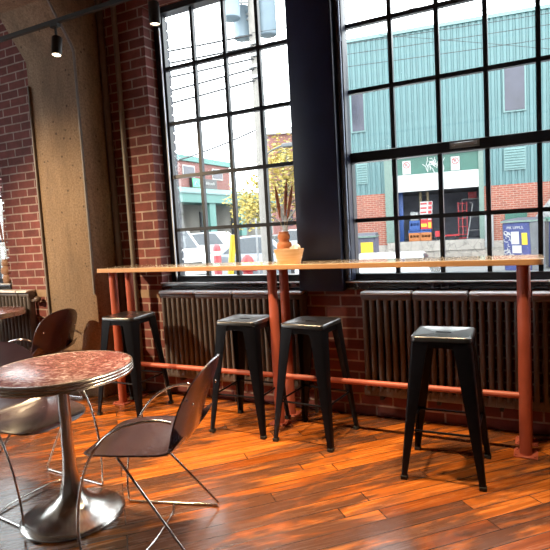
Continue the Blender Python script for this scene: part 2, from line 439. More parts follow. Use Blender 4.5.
# ------------------------------------------------------------------ room shell
WY, WB = 3.55, 3.84            # inner and outer face of the window wall
ZC = 3.62
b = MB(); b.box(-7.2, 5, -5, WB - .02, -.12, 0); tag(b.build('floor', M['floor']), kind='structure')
b = MB(); b.box(-7.2, 5, -5, WB, ZC, ZC + .25); tag(b.build('ceiling', M['ceiling']), kind='structure')
b = MB(); b.box(-7.4, -7.2, -5, WB, 0, .9); b.box(-7.4, -7.2, -5, WB, 3.2, ZC)
for ya, yb in ((-5, -2.6), (-.7, -.3), (1.5, 1.9), (2.5, WB)): b.box(-7.4, -7.2, ya, yb, .9, 3.2)
tag(b.build('wall_left', M['brick']), kind='structure')
b = MB(); b.box(5, 5.2, -5, WB, 0, ZC); tag(b.build('wall_right', M['brick']), kind='structure')
b = MB(); b.box(-7.2, 5, -5.2, -5, 0, ZC); tag(b.build('wall_rear', M['wall_plain']), kind='structure')

ZS, ZH = .905, 3.235            # opening bottom and head
OP = [(-6.20, -4.83), (-2.895, -1.55), (-1.30, 1.235)]
b = MB()
xs = [-7.2] + [v for o in OP for v in o] + [5]
for x0, x1 in zip(xs[0::2], xs[1::2]):
    if x1 - x0 < .4: continue                      # the steel pilaster fills this one
    b.box(x0, x1, WY, WB - .09, 0, ZC)
for x0, x1 in OP: b.box(x0, x1, WY, WB - .09, 0, ZS); b.box(x0, x1, WY, WB - .09, ZH, ZC)
b.box(-1.55, -1.30, WY, WB - .09, 0, ZS); b.box(-1.55, -1.30, WY, WB - .09, ZH, ZC)
# toothed brick ends at the jamb of the far left window
z = ZS + .085
while z < ZH - .08:
    b.box(-4.86, -4.815, WY - .001, WY + .11, z + .006, z + .073); z += .079
tag(b.build('wall_front', M['brick']), kind='structure')
EXT = [(-6.17, -4.80), (-2.885, -1.53), (-1.34, 1.27)]
b = MB(); ex = [-7.4] + [v for o in EXT for v in o] + [5]
for x0, x1 in zip(ex[0::2], ex[1::2]): b.box(x0, x1, WB - .09, WB, STREET, ZC + .6)
for x0, x1 in EXT: b.box(x0, x1, WB - .09, WB, STREET, ZS); b.box(x0, x1, WB - .09, WB, ZH, ZC + .6)
for x0, x1 in EXT:
    z = ZS
    while z < ZH - .08:
        for e, sg in ((x0, 1), (x1, -1)):
            b.box(min(e - .02 * sg, e + .022 * sg), max(e - .02 * sg, e + .022 * sg), WB - .088, WB - .002, z + .006, z + .073)
        z += .079
tag(b.build('wall_outside', M['brick_out']), kind='structure')
# tan mortar band on the piers at sill height
b = MB(); b.box(-4.83, -3.96, WY - .006, WY + .002, .83, .90); b.box(-3.36, -2.9, WY - .006, WY + .002, .83, .90)
tag(b.build('trim_1', M['plaster']), kind='structure')

# concrete column with haunch and beam
CX0, CX1, CYF = -3.957, -3.36, 3.25
prof = [(WY, 0), (CYF, 0), (CYF, 2.905), (3.021, 3.233), (-4.99, 3.233), (-4.99, ZC), (WY, ZC)]
b = MB(); b.prism(prof, CX0, CX1, 'x')
tag(b.build('concrete_column', M['concrete'], bevel=.012), kind='structure')
# second beam line out of the photograph, over the next bay
b = MB(); b.prism(prof, 1.75, 2.35, 'x'); tag(b.build('concrete_column', M['concrete'], bevel=.012), kind='structure')

# navy steel pilaster between the windows
b = MB(); b.box(-1.580, -1.247, 3.47, 3.60, .90, ZC); b.box(-1.548, -1.302, 3.60, WB - .10, .90, ZC)
tag(b.build('steel_pilaster', M['navy'], bevel=.006), kind='structure')
b = MB(); b.box(-1.247, -1.205, 3.56, 3.645, .966, ZC); tag(b.build('trim_2', M['navy'], bevel=.004), kind='structure')
b = MB()
b.tube([(-1.223, 3.528, .97), (-1.223, 3.528, ZC)], .019, 14)
for zz in (1.2, 2.62): b.lathe([(.023, -.018), (.023, .018)], (-1.223, 3.528, zz), 14)
tag(b.build('conduit', M['conduit_navy']), 'glossy navy vertical pipe beside the dark pilaster left of the right window', 'pipe')

# ------------------------------------------------------------------ windows
WPY = 3.70                     # glazing plane
def window(idx, x0, x1, muntins, rows, rail=None, sill=(None, None), handle=False):
    r = empty('window_%d' % idx, ((x0 + x1) / 2, WPY, ZS), kind='structure')
    ox, oy, oz = (x0 + x1) / 2, WPY, ZS
    def bx(b, a0, a1, y0, y1, z0, z1): b.box(a0 - ox, a1 - ox, y0 - oy, y1 - oy, z0 - oz, z1 - oz)
    fw = .062 if idx != 1 else .082; b = MB()
    bx(b, x0, x0 + fw, WPY - .02, WPY + .05, ZS, ZH); bx(b, x1 - fw, x1, WPY - .05, WPY + .05, ZS, ZH)
    bx(b, x0 + fw, x1 - fw, WPY - .05, WPY + .05, ZS, 1.005); bx(b, x0 + fw, x1 - fw, WPY - .05, WPY + .05, 3.185, ZH)
    # thin inner bead
    bx(b, x0 + fw, x0 + fw + .012, WPY - .02, WPY + .03, 1.005, 3.185); bx(b, x1 - fw - .012, x1 - fw, WPY - .02, WPY + .03, 1.005, 3.185)
    b.build('frame', M['frame'], r, bevel=.003, seg=1)
    b = MB(); mw = .0142
    segs = [(1.005, 3.185)] if not rail else [(1.005, rail[0]), (rail[1], 3.185)]
    for xm in muntins:
        for z0, z1 in segs: bx(b, xm - mw, xm + mw, WPY - .018, WPY + .018, z0, z1)
    for zm in rows: bx(b, x0 + fw, x1 - fw, WPY - .019, WPY + .019, zm - mw, zm + mw)
    b.build('muntins', M['frame'], r)
    if rail:
        b = MB(); bx(b, x0 + fw, x1 - fw, WPY - .06, WPY + .03, rail[0], rail[1])
        bx(b, x0 + fw, x0 + fw + .035, WPY - .055, WPY + .03, 1.005, rail[0]); bx(b, x1 - fw - .035, x1 - fw, WPY - .055, WPY + .03, 1.005, rail[0])
        b.build('hopper_sash', M['frame'], r, bevel=.004, seg=1)
    b = MB(); bx(b, x0 + fw, x1 - fw, WPY - .003, WPY + .003, 1.005, 3.185); b.build('glazing', M['glass'], r)
    b = MB(); bx(b, sill[0], sill[1], 3.532, WPY - .02, ZS, .960); sl = b.build('sill', M['sill'], r, bevel=.004)
    b = MB(); bx(b, sill[0], sill[1], 3.526, 3.545, .955, .964); tag(b.build('sill_glint', M['cap'], sl), 'sill edge strip, skylight painted pale')  # added thin strip that paints the skylit line on the dark sill
    if handle:
        h = MB(); bx(h, -.53, -.35, WPY - .075, WPY - .06, 1.815, 1.855)
        h.tube([Vector((-.515 - ox, WPY - .095 - oy, 1.838 - oz)), Vector((-.365 - ox, WPY - .095 - oy, 1.838 - oz))], .008, 8)
        for xx in (-.505, -.375): bx(h, xx - .008, xx + .008, WPY - .1, WPY - .07, 1.828, 1.848)
        tag(h.build('latch_handle', M['lightgrey']), 'worn silver latch on the middle rail')
    return r
ROWS = [1.40, 1.851, 2.295, 2.746]
w1 = window(1, -2.895, -1.55, [-2.514, -2.217, -1.919], ROWS, None, (-2.895, -1.59))
w2 = window(2, -1.30, 1.235, [-.91, -.603, -.308, -.01, .288, .585, .883], [1.388, 2.295, 2.746], (1.795, 1.865), (-1.245, 1.235), True)
w3 = window(3, -6.20, -4.83, [-5.88, -5.55, -5.22], ROWS, None, (-6.20, -4.83))
for o in C.objects:
    if o.name.startswith('latch_handle'): o.parent = w2
for k, (ya, yb) in enumerate(((-2.6, -.7), (-.3, 1.5), (1.9, 2.5))):
    r = empty('window_%d' % (4 + k), (-7.3, (ya + yb) / 2, .9), kind='structure'); hw_ = (yb - ya) / 2
    b = MB()
    for yy in (-hw_ + .03, -hw_ / 2, 0, hw_ / 2, hw_ - .03): b.box(-.03, .03, yy - .02, yy + .02, 0, 2.3)
    for zz in (.03, .46, .92, 1.38, 1.84, 2.27): b.box(-.03, .03, -hw_, hw_, zz - .02, zz + .02)
    b.build('frame', M['frame'], r)
    b = MB(); b.box(-.004, .004, -hw_, hw_, 0, 2.3); b.build('glazing', M['glass'], r)
# thin pale strip, a painted daylight highlight, on the left jamb of window 1
b = MB(); b.box(-2.814, -2.806, 3.638, 3.652, .97, 3.07); tag(b.build('highlight_strip', M['frame_highlight']), kind='structure')

# ------------------------------------------------------------------ pipes on wall and column
def pipe(pts, r, mat, label, nm='conduit'):
    b = MB(); b.tube(pts, r, 12); return tag(b.build(nm, mat), label, 'pipe')
pipe([(-3.325, 3.515, 0), (-3.325, 3.515, ZC)], .030, M['conduit_brown'], 'thick brown vertical pipe in the corner right of the concrete column')
pipe([(-3.175, 3.525, 0), (-3.175, 3.525, ZC)], .023, M['conduit'], 'thinner grey vertical pipe on the brick, second from the concrete column')
pipe(fillet([(-3.368, 3.237, .9), (-3.368, 3.237, 2.90), (-3.368, 2.985, 3.27), (-3.368, 2.9, 3.4)], .05), .011, M['conduit'], 'thin conduit up the right edge of the concrete column, bending along the haunch')
pipe(fillet([(-3.935, 3.237, 0), (-3.935, 3.237, 2.7)], .03), .011, M['conduit'], 'thin conduit along the left edge of the concrete column beside brick')

# ------------------------------------------------------------------ radiators
def radiator(x0, n, label, pitch=.0505, y=3.488, panel=7, valve=True):
    r = empty('radiator', (x0, y, 0), 0, label, 'radiator', 'cast iron radiators under the windows')
    f = MB(); w = .031; dp = .040
    f.prism([(-w / 2, -dp + .008), (-w / 2 + .008, -dp), (w / 2 - .008, -dp), (w / 2, -dp + .008), (w / 2, dp - .008), (w / 2 - .008, dp), (-w / 2 + .008, dp), (-w / 2, dp - .008)], .215, .855)
    fin = f.build('column', M['radiator'], r, angle=60); fin.location = (pitch / 2, 0, 0)
    for k in range(1, n):
        c = fin.copy(); C.objects.link(c); c.parent = r; c.location = (pitch * (k + .5), 0, 0)
    L = pitch * n
    h = MB()
    for k in range(n):
        xa = pitch * k
        h.prism([(-.030, .178), (-.020, .170), (.020, .170), (.030, .178), (.034, .2), (.034, .232), (-.034, .232), (-.034, .2)], xa + .001, xa + pitch - .001, 'x')
    h.build('bottom_header', M['radiator'], r, angle=60)
    k = 0
    while k < n:
        e = min(k + panel, n); xa, xb = pitch * k + .004, pitch * e - .004
        t = MB()
        t.prism([(-.040, .842), (.040, .842), (.044, .862), (.036, .884), (.020, .892), (-.020, .892), (-.036, .884), (-.044, .862)], xa, xb, 'x')
        th_ = t.build('top_header', M['radiator'], r, bevel=.006, angle=60)
        t = MB(); t.prism([(-.066, .884), (.045, .884), (.045, .903), (-.040, .903), (-.056, .899), (-.064, .892)], xa + .004, xb - .004, 'x'); tag(t.build('top_glare_cap', M['cap'], th_, bevel=.003), 'top cap, sky glare painted pale')  # pale colour stands in for sky glare along the header top
        k = e
    for xx in (L * .12, L * .5, L * .88):
        bk = MB(); bk.prism([(-.03, .150), (3.549 - y, .150), (3.549 - y, .30), (.045, .30), (.045, .172), (-.03, .172)], xx - .012, xx + .012, 'x')
        bk.build('wall_bracket', M['black'], r)
    if valve:
        v = MB(); v.tube([(L, 0, .80), (L + .05, 0, .80)], .016, 12); v.ball((L + .07, 0, .812), .036, .036, .032, 14, 8)
        v.build('valve', M['conduit_brown'], r)
    p = MB(); p.tube(fillet([(L - .002, 0, .2), (L + .04, 0, .2), (L + .04, 0, 0)], .03), .013, 10); p.build('feed_pipe', M['radiator'], r)
    return r
radiator(-2.853, 26, 'brown cast iron radiator under the window left of the navy pilaster', valve=False)
radiator(-1.118, 20, 'brown cast iron radiator behind the rightmost stool, under the right window', .0500, valve=False)
radiator(-.066, 20, 'brown cast iron radiator at the right edge, right of the pink end post', .0500, valve=False)
radiator(-6.12, 31, 'brown cast iron radiator with round valve under the far left window', .0535)

# ------------------------------------------------------------------ bar table
bt = empty('bar_table', (-1.6, 3.3, 0), 0, 'long narrow birch bar table on salmon pink pipe posts along the windows', 'table')
def L(x, y, z): return (x + 1.6, y - 3.3, z)
x0, x1, y0, y1 = -3.19, .006, 3.105, 3.455
def rounded(x0, x1, y0, y1, rl, rr, k=8):
    P = []
    for cx, cy, a0, r in ((x1 - rr, y0 + rr, -90, rr), (x1 - rr, y1 - rr, 0, rr), (x0 + rl, y1 - rl, 90, rl), (x0 + rl, y0 + rl, 180, rl)):
        for j in range(k + 1):
            a = math.radians(a0 + 90 * j / k); P.append((cx + r * math.cos(a) + 1.6, cy + r * math.sin(a) - 3.3))
    return P
b = MB(); b.prism(rounded(x0, x1, y0, y1, .012, .06), 1.092, 1.1245); tp = b.build('tabletop', M['birch'], bt, bevel=.002, seg=1)
tp.data.materials.append(M['birch_edge'])
for p in tp.data.polygons:
    if abs(p.normal.z) < .5 or p.normal.z < -.5: p.material_index = 1
for xp in (-.098, -1.66, -3.112):
    for yp in (3.2, 3.385):
        q = MB(); q.tube([L(xp, yp, .004), L(xp, yp, 1.0915)], .0335, 20)
        post = q.build('post', M['copper'], bt)
        fl = MB(); fl.box(*(lambda c: (c[0] - .062, c[0] + .062, c[1] - .055, c[1] + .055, 0, .010))(L(xp, yp, 0)))
        for sx in (-1, 1):
            for sy in (-1, 1): fl.lathe([(.008, .0), (.008, .018)], L(xp + sx * .048, yp + sy * .042, 0), 8)
        fl.build('floor_flange', M['copper'], post, bevel=.002, seg=1)
for xa, xb in ((-3.112, -1.66), (-1.66, -.098)):
    q = MB(); q.tube([L(xa + .02, 3.2, .345), L(xb - .02, 3.2, .345)], .0185, 16); q.build('foot_rail', M['copper'], bt)

# ------------------------------------------------------------------ stools
def make_stool(label):
    r = empty('bar_stool', (0, 0, 0), 0, label, 'stool', 'black steel bar stools along the bar table')
    H, a, bt_ = .762, .150, .211
    # seat: rounded square with a raised rim, dished middle and a hand slot
    def rs(h, rad, z, k=4):
        P = []
        for cx, cy, a0 in ((h - rad, -(h - rad), -90), (h - rad, h - rad, 0), (-(h - rad), h - rad, 90), (-(h - rad), -(h - rad), 180)):
            for j in range(k + 1):
                t = math.radians(a0 + 90 * j / k); P.append(Vector((cx + rad * math.cos(t), cy + rad * math.sin(t), z)))
        return P
    def slot(z, sc=1., k=4):
        P = []; hx, hy = .042 * sc, .013 * sc
        for cx, a0 in ((hx - hy, -90), (hx - hy, 0), (-(hx - hy), 90), (-(hx - hy), 180)):
            for j in range(k + 1):
                t = math.radians(a0 + 90 * j / k); P.append(Vector((cx + hy * math.cos(t), hy * math.sin(t), z)))
        return P
    s = MB()
    s.loft([slot(H - .030), slot(H - .004), rs(.124, .03, H - .0035), rs(.132, .03, H - .0005), rs(.146, .03, H), rs(.152, .032, H - .006), rs(.152, .032, H - .026), rs(.147, .03, H - .026), rs(.140, .03, H - .010), slot(H - .03, 1.05)], True)
    s.build('seat', M['stool_seat'], r, angle=50)
    # apron under the seat
    ap = MB(); h0, h1 = .143, .150
    for k in range(4):
        R = Matrix.Rotation(k * PI / 2, 4, 'Z')
        pts = []
        for x, z in ((-.13, H - .024), (.13, H - .024), (.13, H - .082), (.095, H - .070), (.05, H - .062), (0, H - .060), (-.05, H - .062), (-.095, H - .070), (-.13, H - .082)):
            pts.append((x, z))
        A = [R @ Vector((x, -(h0 + (H - z) * .06), z)) for x, z in pts]; B = [R @ Vector((x, -(h0 + (H - z) * .06) + .004, z)) for x, z in pts]
        ap.loft([A, B], True)
    ap.build('apron', M['stool'], r)
    for k in range(4):
        g = MB(); R = Matrix.Rotation(k * PI / 2, 4, 'Z'); rings = []
        for t in (0., .12, .3, .55, .8, 1.):
            z = (H - .03) * (1 - t) + .012 * t
            c = .149 * (1 - t) + bt_ * t
            w = (.088 * (1 - t) + .030 * t) if t > .1 else .092
            th = .004 + .010 * t
            o = .016 * (1 - t) + .010 * t
            ring = [(c - w, -c), (c - o, -c), (c - o * .3, -c + o * .3), (c, -c + o), (c, -c + w), (c - th, -c + w), (c - th, -c + th + o * .4), (c - th - o * .4, -c + th), (c - w, -c + th)]
            rings.append([R @ Vector((x, y, z)) for x, y in ring])
        g.loft(rings, True); leg = g.build('leg', M['stool'], r, angle=60)
        ft = MB(); cc = bt_
        ft.loft([[R @ Vector((x, y, z)) for x, y in ((cc - .033, -cc - .002), (cc + .002, -cc - .002), (cc + .002, -cc + .033), (cc - .033, -cc + .033))] for z in (0., .022)], True)
        ft.build('foot_cap', M['rubber'], leg, bevel=.003, seg=1)
    for k in range(4):
        R = Matrix.Rotation(k * PI / 2, 4, 'Z'); zz = .262; c = .149 + (.205 - .149) * (1 - zz / .732)
        q = MB(); q.tube([R @ Vector((-c + .006, -c + .014, zz)), R @ Vector((c - .006, -c + .014, zz))], .0065, 8)
        q.build('stretcher', M['stool'], r)
    return r
st = make_stool('black steel stool standing apart at right, pale window glare on its seat')
spots = [(-.480, 2.890, 1.5, None),
         (-1.336, 3.0896, -5., 'glossy black steel stool just right of the pink centre posts'),
         (-1.842, 3.1075, 1.3, 'black steel stool just left of the pink centre posts, pale glare on seat'),
         (-2.898, 3.1164, 2.4, 'black steel stool at the left end of the bar table, by the brick pier')]
for i, (x, y, a, lb) in enumerate(spots):
    o = st if i == 0 else copy_tree(st)
    o.location = (x, y, 0); o.rotation_euler = (0, 0, math.radians(a))
    if lb: o['label'] = lb

# ------------------------------------------------------------------ round tables
def round_table(x, y, label):
    r = empty('round_table', (x, y, 0), 0, label, 'table', 'round marbled tables with steel bands')
    H, R = .752, .338
    b = MB(); b.lathe([(R - .006, H - .040), (R - .006, H - .002), (R - .010, H)], n=72); b.build('tabletop', M['marble'], r)
    e = MB(); prof = [(R - .012, H - .046), (R, H - .046)]
    for k in range(3):
        z0 = H - .044 + k * .0145; prof += [(R + .002, z0 + .001), (R + .0045, z0 + .005), (R + .0045, z0 + .009), (R + .001, z0 + .0125)]
    prof += [(R + .002, H + .0005), (R - .004, H + .0015), (R - .0065, H + .0005)]
    e.lathe(prof + [(R - .0065, H - .01), (R - .012, H - .040)], n=72); e.build('edge_band', M['steel'], r, angle=25)
    p = MB()
    p.lathe([(.11, H - .048), (.11, H - .056), (.035, H - .062), (.0285, H - .10), (.0285, .45), (.030, .34), (.034, .25), (.043, .18), (.060, .125), (.090, .083), (.135, .052), (.185, .034), (.225, .024), (.245, .014), (.249, .006), (.247, 0.)], n=64)
    p.build('pedestal', M['steel'], r, angle=50)
    return r
round_table(-2.10, 1.76, 'round maroon marbled table on a steel trumpet base, nearest the camera')
round_table(-4.60, 3.085, 'round marbled table cut by the left edge, in front of the far left radiator')

# ------------------------------------------------------------------ chairs
def make_chair(label):
    r = empty('shell_chair', (0, 0, 0), 0, label, 'chair', 'maroon shell chairs on chrome wire frames')
    # profile (forward, height, half width, edge curl)
    PR = [(.232, .424, .10, 0), (.224, .436, .150, .002), (.198, .445, .190, .004), (.14, .450, .218, .006), (.06, .450, .230, .010), (-.04, .446, .232, .016), (-.12, .440, .228, .022),
          (-.172, .441, .226, .026), (-.207, .455, .224, .030), (-.229, .485, .220, .036), (-.246, .530, .218, .042), (-.268, .590, .219, .046), (-.292, .650, .218, .046), (-.316, .706, .208, .042),
          (-.332, .752, .186, .032), (-.345, .788, .140, .018), (-.352, .808, .085, .008), (-.356, .817, .035, .002)]
    prof = []
    n = len(PR)
    for i in range(n - 1):
        p0, p1, p2, p3 = (Vector(PR[max(i - 1, 0)]), Vector(PR[i]), Vector(PR[i + 1]), Vector(PR[min(i + 2, n - 1)]))
        for j in range(3):
            t = j / 3; prof.append(.5 * ((2 * p1) + (p2 - p0) * t + (2 * p0 - 5 * p1 + 4 * p2 - p3) * t * t + (3 * p1 - p0 - 3 * p2 + p3) * t ** 3))
    prof.append(Vector(PR[-1]))
    bm = bmesh.new(); K = 16; G = []
    for i, q in enumerate(prof):
        a = prof[max(i - 1, 0)]; c = prof[min(i + 1, len(prof) - 1)]
        tx, tz = c[0] - a[0], c[1] - a[1]; l = math.hypot(tx, tz) or 1
        nx, nz = -tz / l, tx / l                       # normal towards the sitter
        if nz < 0 and q[0] > 0: nx, nz = -nx, -nz
        row = []
        for j in range(K + 1):
            t = -1 + 2 * j / K; k = q[3] * t * t
            back = q[1] > .47
            f = q[0] + (k if back else 0); z = q[1] + (0 if back else k)
            row.append(bm.verts.new((f, q[2] * t, z)))
        G.append(row)
    for a, c in zip(G, G[1:]):
        for j in range(K): bm.faces.new([a[j], a[j + 1], c[j + 1], c[j]])
    bmesh.ops.recalc_face_normals(bm, faces=bm.faces[:])
    bmesh.ops.solidify(bm, geom=bm.faces[:], thickness=.0075)
    me = bpy.data.meshes.new('seat_shell'); 
    for f in bm.faces: f.smooth = True
    for e in bm.edges: e.smooth = len(e.link_faces) == 2 and e.calc_face_angle(0) < math.radians(50)
    bm.to_mesh(me); bm.free(); me.materials.append(M['shell']); link('seat_shell', me, r)
    for s in (-1, 1):
        q = MB()
        q.tube(smooth_path([(-.212, .220 * s, .595), (-.175, .242 * s, .612), (-.10, .260 * s, .614), (.0, .266 * s, .586), (.085, .263 * s, .525), (.155, .257 * s, .425), (.203, .250 * s, .29), (.228, .242 * s, .14), (.226, .236 * s, .02)], 6), .0062, 10)
        q.build('arm_and_front_leg', M['chrome'], r)
        q = MB()
        q.tube(fillet([(-.16, .145 * s, .428), (.075, .160 * s, .431), (-.262, .225 * s, .0065), (.226, .236 * s, .0065), (.226, .236 * s, .03)], .028), .0062, 10)
        q.build('sled_leg', M['chrome'], r)
        q = MB(); R = Matrix.Rotation(PI / 2, 3, 'Y')
        q.ball((-.296, .17 * s, .655), .004, .008, .008, 10, 6); q.build('rivet', M['chrome'], r)
    q = MB()
    q.tube(smooth_path([(-.02, .231, .0065), (-.05, .12, .014), (-.055, 0, .016), (-.05, -.12, .014), (-.02, -.231, .0065)], 6), .0058, 10)
    q.build('cross_tie', M['chrome'], r)
    return r
ch = make_chair('maroon shell chair on chrome wire legs, right of the nearest round table')
for i, (x, y, a, lb) in enumerate([(-1.63, 1.80, 197.5, None),
        (-2.43, 1.825, -5., 'maroon shell chair at the left edge, tucked under the nearest round table'),
        (-3.80, 2.95, 184., 'dark maroon shell chair in front of the concrete column, its back to the camera')]):
    o = ch if i == 0 else copy_tree(ch)
    o.location = (x, y, 0); o.rotation_euler = (0, 0, math.radians(a))
    if lb: o['label'] = lb

# ------------------------------------------------------------------ things on the bar and sill
TT = 1.1245
bo = empty('serving_bowl', (-1.528, 3.215, TT), 0, 'light bent-wood boat bowl in front of the terracotta vase', 'bowl')
def boat(z, hx, hy, n=28):
    return [Vector((hx * math.copysign(abs(math.cos(2 * PI * j / n)) ** .8, math.cos(2 * PI * j / n)), hy * math.copysign(abs(math.sin(2 * PI * j / n)) ** .8, math.sin(2 * PI * j / n)), z)) for j in range(n)]
b = MB(); b.loft([boat(0, .078, .05), boat(.004, .080, .053), boat(.05, .092, .062), boat(.098, .105, .072), boat(.098, .099, .067), boat(.05, .087, .057), boat(.010, .076, .048)], True)
b.build('bowl_body', M['bowlwood'], bo, angle=50)
b = MB(); R = Matrix.Rotation(.5, 3, 'Z') @ Matrix.Rotation(.35, 3, 'Y')
P = [Vector((0, 0, -.05)), Vector((.05, .01, -.045)), Vector((.056, -.028, .035)), Vector((.018, 0, .052)), Vector((-.02, -.012, .03))]
b.loft([P, [p + Vector((.004, .016, .004)) for p in P]], True)
nap = tag(b.build('paper_napkin', M['paper']), 'folded white paper napkin poking out of the wooden bowl', 'napkin')
nap.location = (-1.492, 3.205, TT + .078)

def plume_vase(x, y, z, sc, mat, label, seed, plumes):
    v = empty('vase', (x, y, z), 0, label, 'vase')
    b = MB(); b.lathe([(r_ * sc, h_ * sc) for r_, h_ in ((.030, 0), (.036, .006), (.038, .046), (.036, .056), (.030, .062), (.030, .068), (.043, .078), (.0465, .090), (.0465, .106), (.042, .118), (.0315, .124), (.030, .132), (.036, .140), (.0375, .158), (.035, .168), (.030, .174), (.0315, .186), (.026, .186), (.025, .15), (.026, .03), (.01, .02))], n=32)
    b.build('vase_body', mat, v, angle=45)
    return v
plume_vase(-1.630, 3.36, TT, 1.16, M['terra'], 'ribbed terracotta vase on the bar table before the left window', 1, None)
def grass_stem(base, tip, label, z_in):
    B, T = Vector(base), Vector(tip)
    r = empty('dried_grass', B, 0, label, 'dried grass', 'dried grass plumes in the terracotta vase')
    d = T - B; bend = Vector((d.x * .18, d.y * .1, 0))
    path = smooth_path([Vector((0, 0, 0)), d * .35 - bend, d * .7 - bend * .6, d], 6)
    q = MB(); q.tube(path[:13], .0022, 6); q.build('stalk', M['stem'], r)
    pl = MB(); pts = path[9:]
    n = len(pts); pl.tube(pts, [.002 + .0105 * math.sin(PI * (.12 + .86 * k / (n - 1))) for k in range(n)], 8)
    for k in range(90):
        t = random.random(); p = pts[min(int(t * n), n - 1)]
        dirv = (d.normalized() * .8 + Vector((random.uniform(-1, 1), random.uniform(-1, 1), random.uniform(-.2, .4))) * .55).normalized()
        w = .010 * math.sin(PI * (.1 + .85 * t)); a = p + dirv * w * .4; e = p + dirv * (w + .014)
        pl.tube([a, e], [.0016, .0004], 4)
    pl.build('plume', M['grass'], r)
    return r
zb = TT + .20
for tip, lb in (((-1.668, 3.345, 1.660), 'dried red grass plume leaning left out of the terracotta vase'),
                ((-1.592, 3.37, 1.690), 'tallest dried red grass plume, middle of the terracotta vase'),
                ((-1.545, 3.36, 1.650), 'dried red grass plume leaning right out of the terracotta vase')):
    base = Vector((-1.63, 3.36, TT + .06)); base += (Vector((tip[0], tip[1], TT + .06)) - base) * .12
    grass_stem(base, tip, lb, zb)
v2 = plume_vase(-4.945, 3.60, .960, 1.35, M['tan_vase'], 'tan clay vase on the sill of the far left window', 2, None)
for tip, lb in (((-5.01, 3.60, 1.70), 'dried plume leaning left in the tan vase on the far left sill'), ((-4.92, 3.60, 1.62), 'dried plume standing upright in the tan vase on the far left sill')):
    o = grass_stem((-4.945 + .1 * (tip[0] + 4.945), 3.60, 1.03), tip, lb, 0); o['group'] = 'dried grass plumes in the tan vase'

# ------------------------------------------------------------------ track lighting
TY, TZ = 2.60, 2.805
tr = empty('light_track', (-3., TY, TZ), 0, 'black ceiling light track running across the top left corner', 'light track')
b = MB(); b.box(-4.5, 4.6, -.013, .013, -.016, .010); b.build('rail', M['black'], tr)
b = MB()
for xx in (-2.4, 2.1, 4.2): b.tube([(xx, 0, .016), (xx, 0, ZC - TZ)], .006, 8)
b.build('suspension_rod', M['black'], tr)
def spot_head(x, y, ztop, tilt, az, label, power, angle=70, color=(1., .72, .42), drop=.10, blend=.8):
    r = empty('track_spotlight', (x, y, ztop), 0, label, 'spotlight', 'black spotlights on the light track')
    a = MB(); a.box(-.035, .035, -.014, .014, -.022, 0); a.tube([(0, 0, -.02), (0, 0, -drop)], .008, 8); a.build('stem', M['black'], r)
    dv = Vector((math.sin(tilt) * math.cos(az), math.sin(tilt) * math.sin(az), -math.cos(tilt)))
    q = dv.to_track_quat('-Z', 'Y'); hd = MB()
    hd.lathe([(.029, .048), (.033, .044), (.033, -.078), (.029, -.078), (.029, -.066)], n=24)
    h = hd.build('lamp_head', M['black'], r, angle=50); h.location = (0, 0, -drop - .03); h.rotation_euler = q.to_euler()
    ln = MB(); ln.lathe([(.0285, -.072), (.0285, -.066)], n=24); le = ln.build('lens', M['lens'], h)
    ld = bpy.data.lights.new('spot_beam', 'SPOT'); ld.energy = power; ld.color = color; ld.spot_size = math.radians(angle); ld.spot_blend = blend; ld.shadow_soft_size = .045
    lo = bpy.data.objects.new('spot_beam', ld); C.objects.link(lo); lo.parent = r
    lo.location = Vector((0, 0, -drop - .03)) + dv * .125; lo.rotation_euler = q.to_euler()
    return r
W = .92
def aimed(x, y, z, tgt, label, power, aim_drop=.1, **kw):
    d = (Vector(tgt) - Vector((x, y, z - aim_drop))); tilt = math.acos(max(-1, min(1, -d.z / d.length))); az = math.atan2(d.y, d.x)
    return spot_head(x, y, z, tilt, az, label, power, **kw)
HZ = TZ - .016
aimed(-2.85, TY, HZ, (-2.66, 2.05, 0), 'lit black track spotlight hanging in front of the concrete column', 165 * W, angle=70)
aimed(-2.03, TY, HZ, (-2.05, 2.60, 0), 'black track spotlight seen edge-on above the brick pier, pointing down', 300 * W, angle=78, drop=.075)
aimed(-1.20, TY, HZ, (-1.25, 2.45, 0), 'black track spotlight above the middle stools', 270 * W, angle=78)
aimed(-.30, TY, HZ, (-.35, 2.6, 0), 'black track spotlight above the rightmost stool', 200 * W, angle=78)
o = aimed(-4.9, .7, ZC, (-3.60, 3.25, .70), 'black drop spotlight lighting the concrete column', 900 * W, angle=64, blend=1., drop=.75, aim_drop=.78)
o['group'] = 'drop spotlights left of the camera'
# second track behind the camera, unseen and added as fill for the room
t2r = empty('light_track', (-2., -1.2, TZ), 0, 'added black light track, unseen behind the camera, room fill', 'light track')
b = MB(); b.box(-4.5, 4.6, -.018, .018, -.016, .016); b.build('rail', M['black'], t2r)  # rail of the added, unseen fill track
b = MB(); b.tube([(0, 0, .016), (0, 0, ZC - TZ)], .006, 8); b.build('suspension_rod', M['black'], t2r)  # rod of the added, unseen fill track
for x, lb in ((-4.6, 'added fill spotlight on the unseen rear track, left one'), (-2.2, 'added fill spotlight on the unseen rear track, middle one'), (.4, 'added fill spotlight on the unseen rear track, right one')):
    o = aimed(x, -1.2, HZ, (x * .9, -.6, 0), lb, 16 * W, angle=70); o['group'] = 'added fill spotlights on the unseen rear track'

# ------------------------------------------------------------------ street
b = MB(); b.box(-70, 60, WB - .005, 90, STREET - .1, STREET); tag(b.build('street', M['asphalt']), kind='structure')

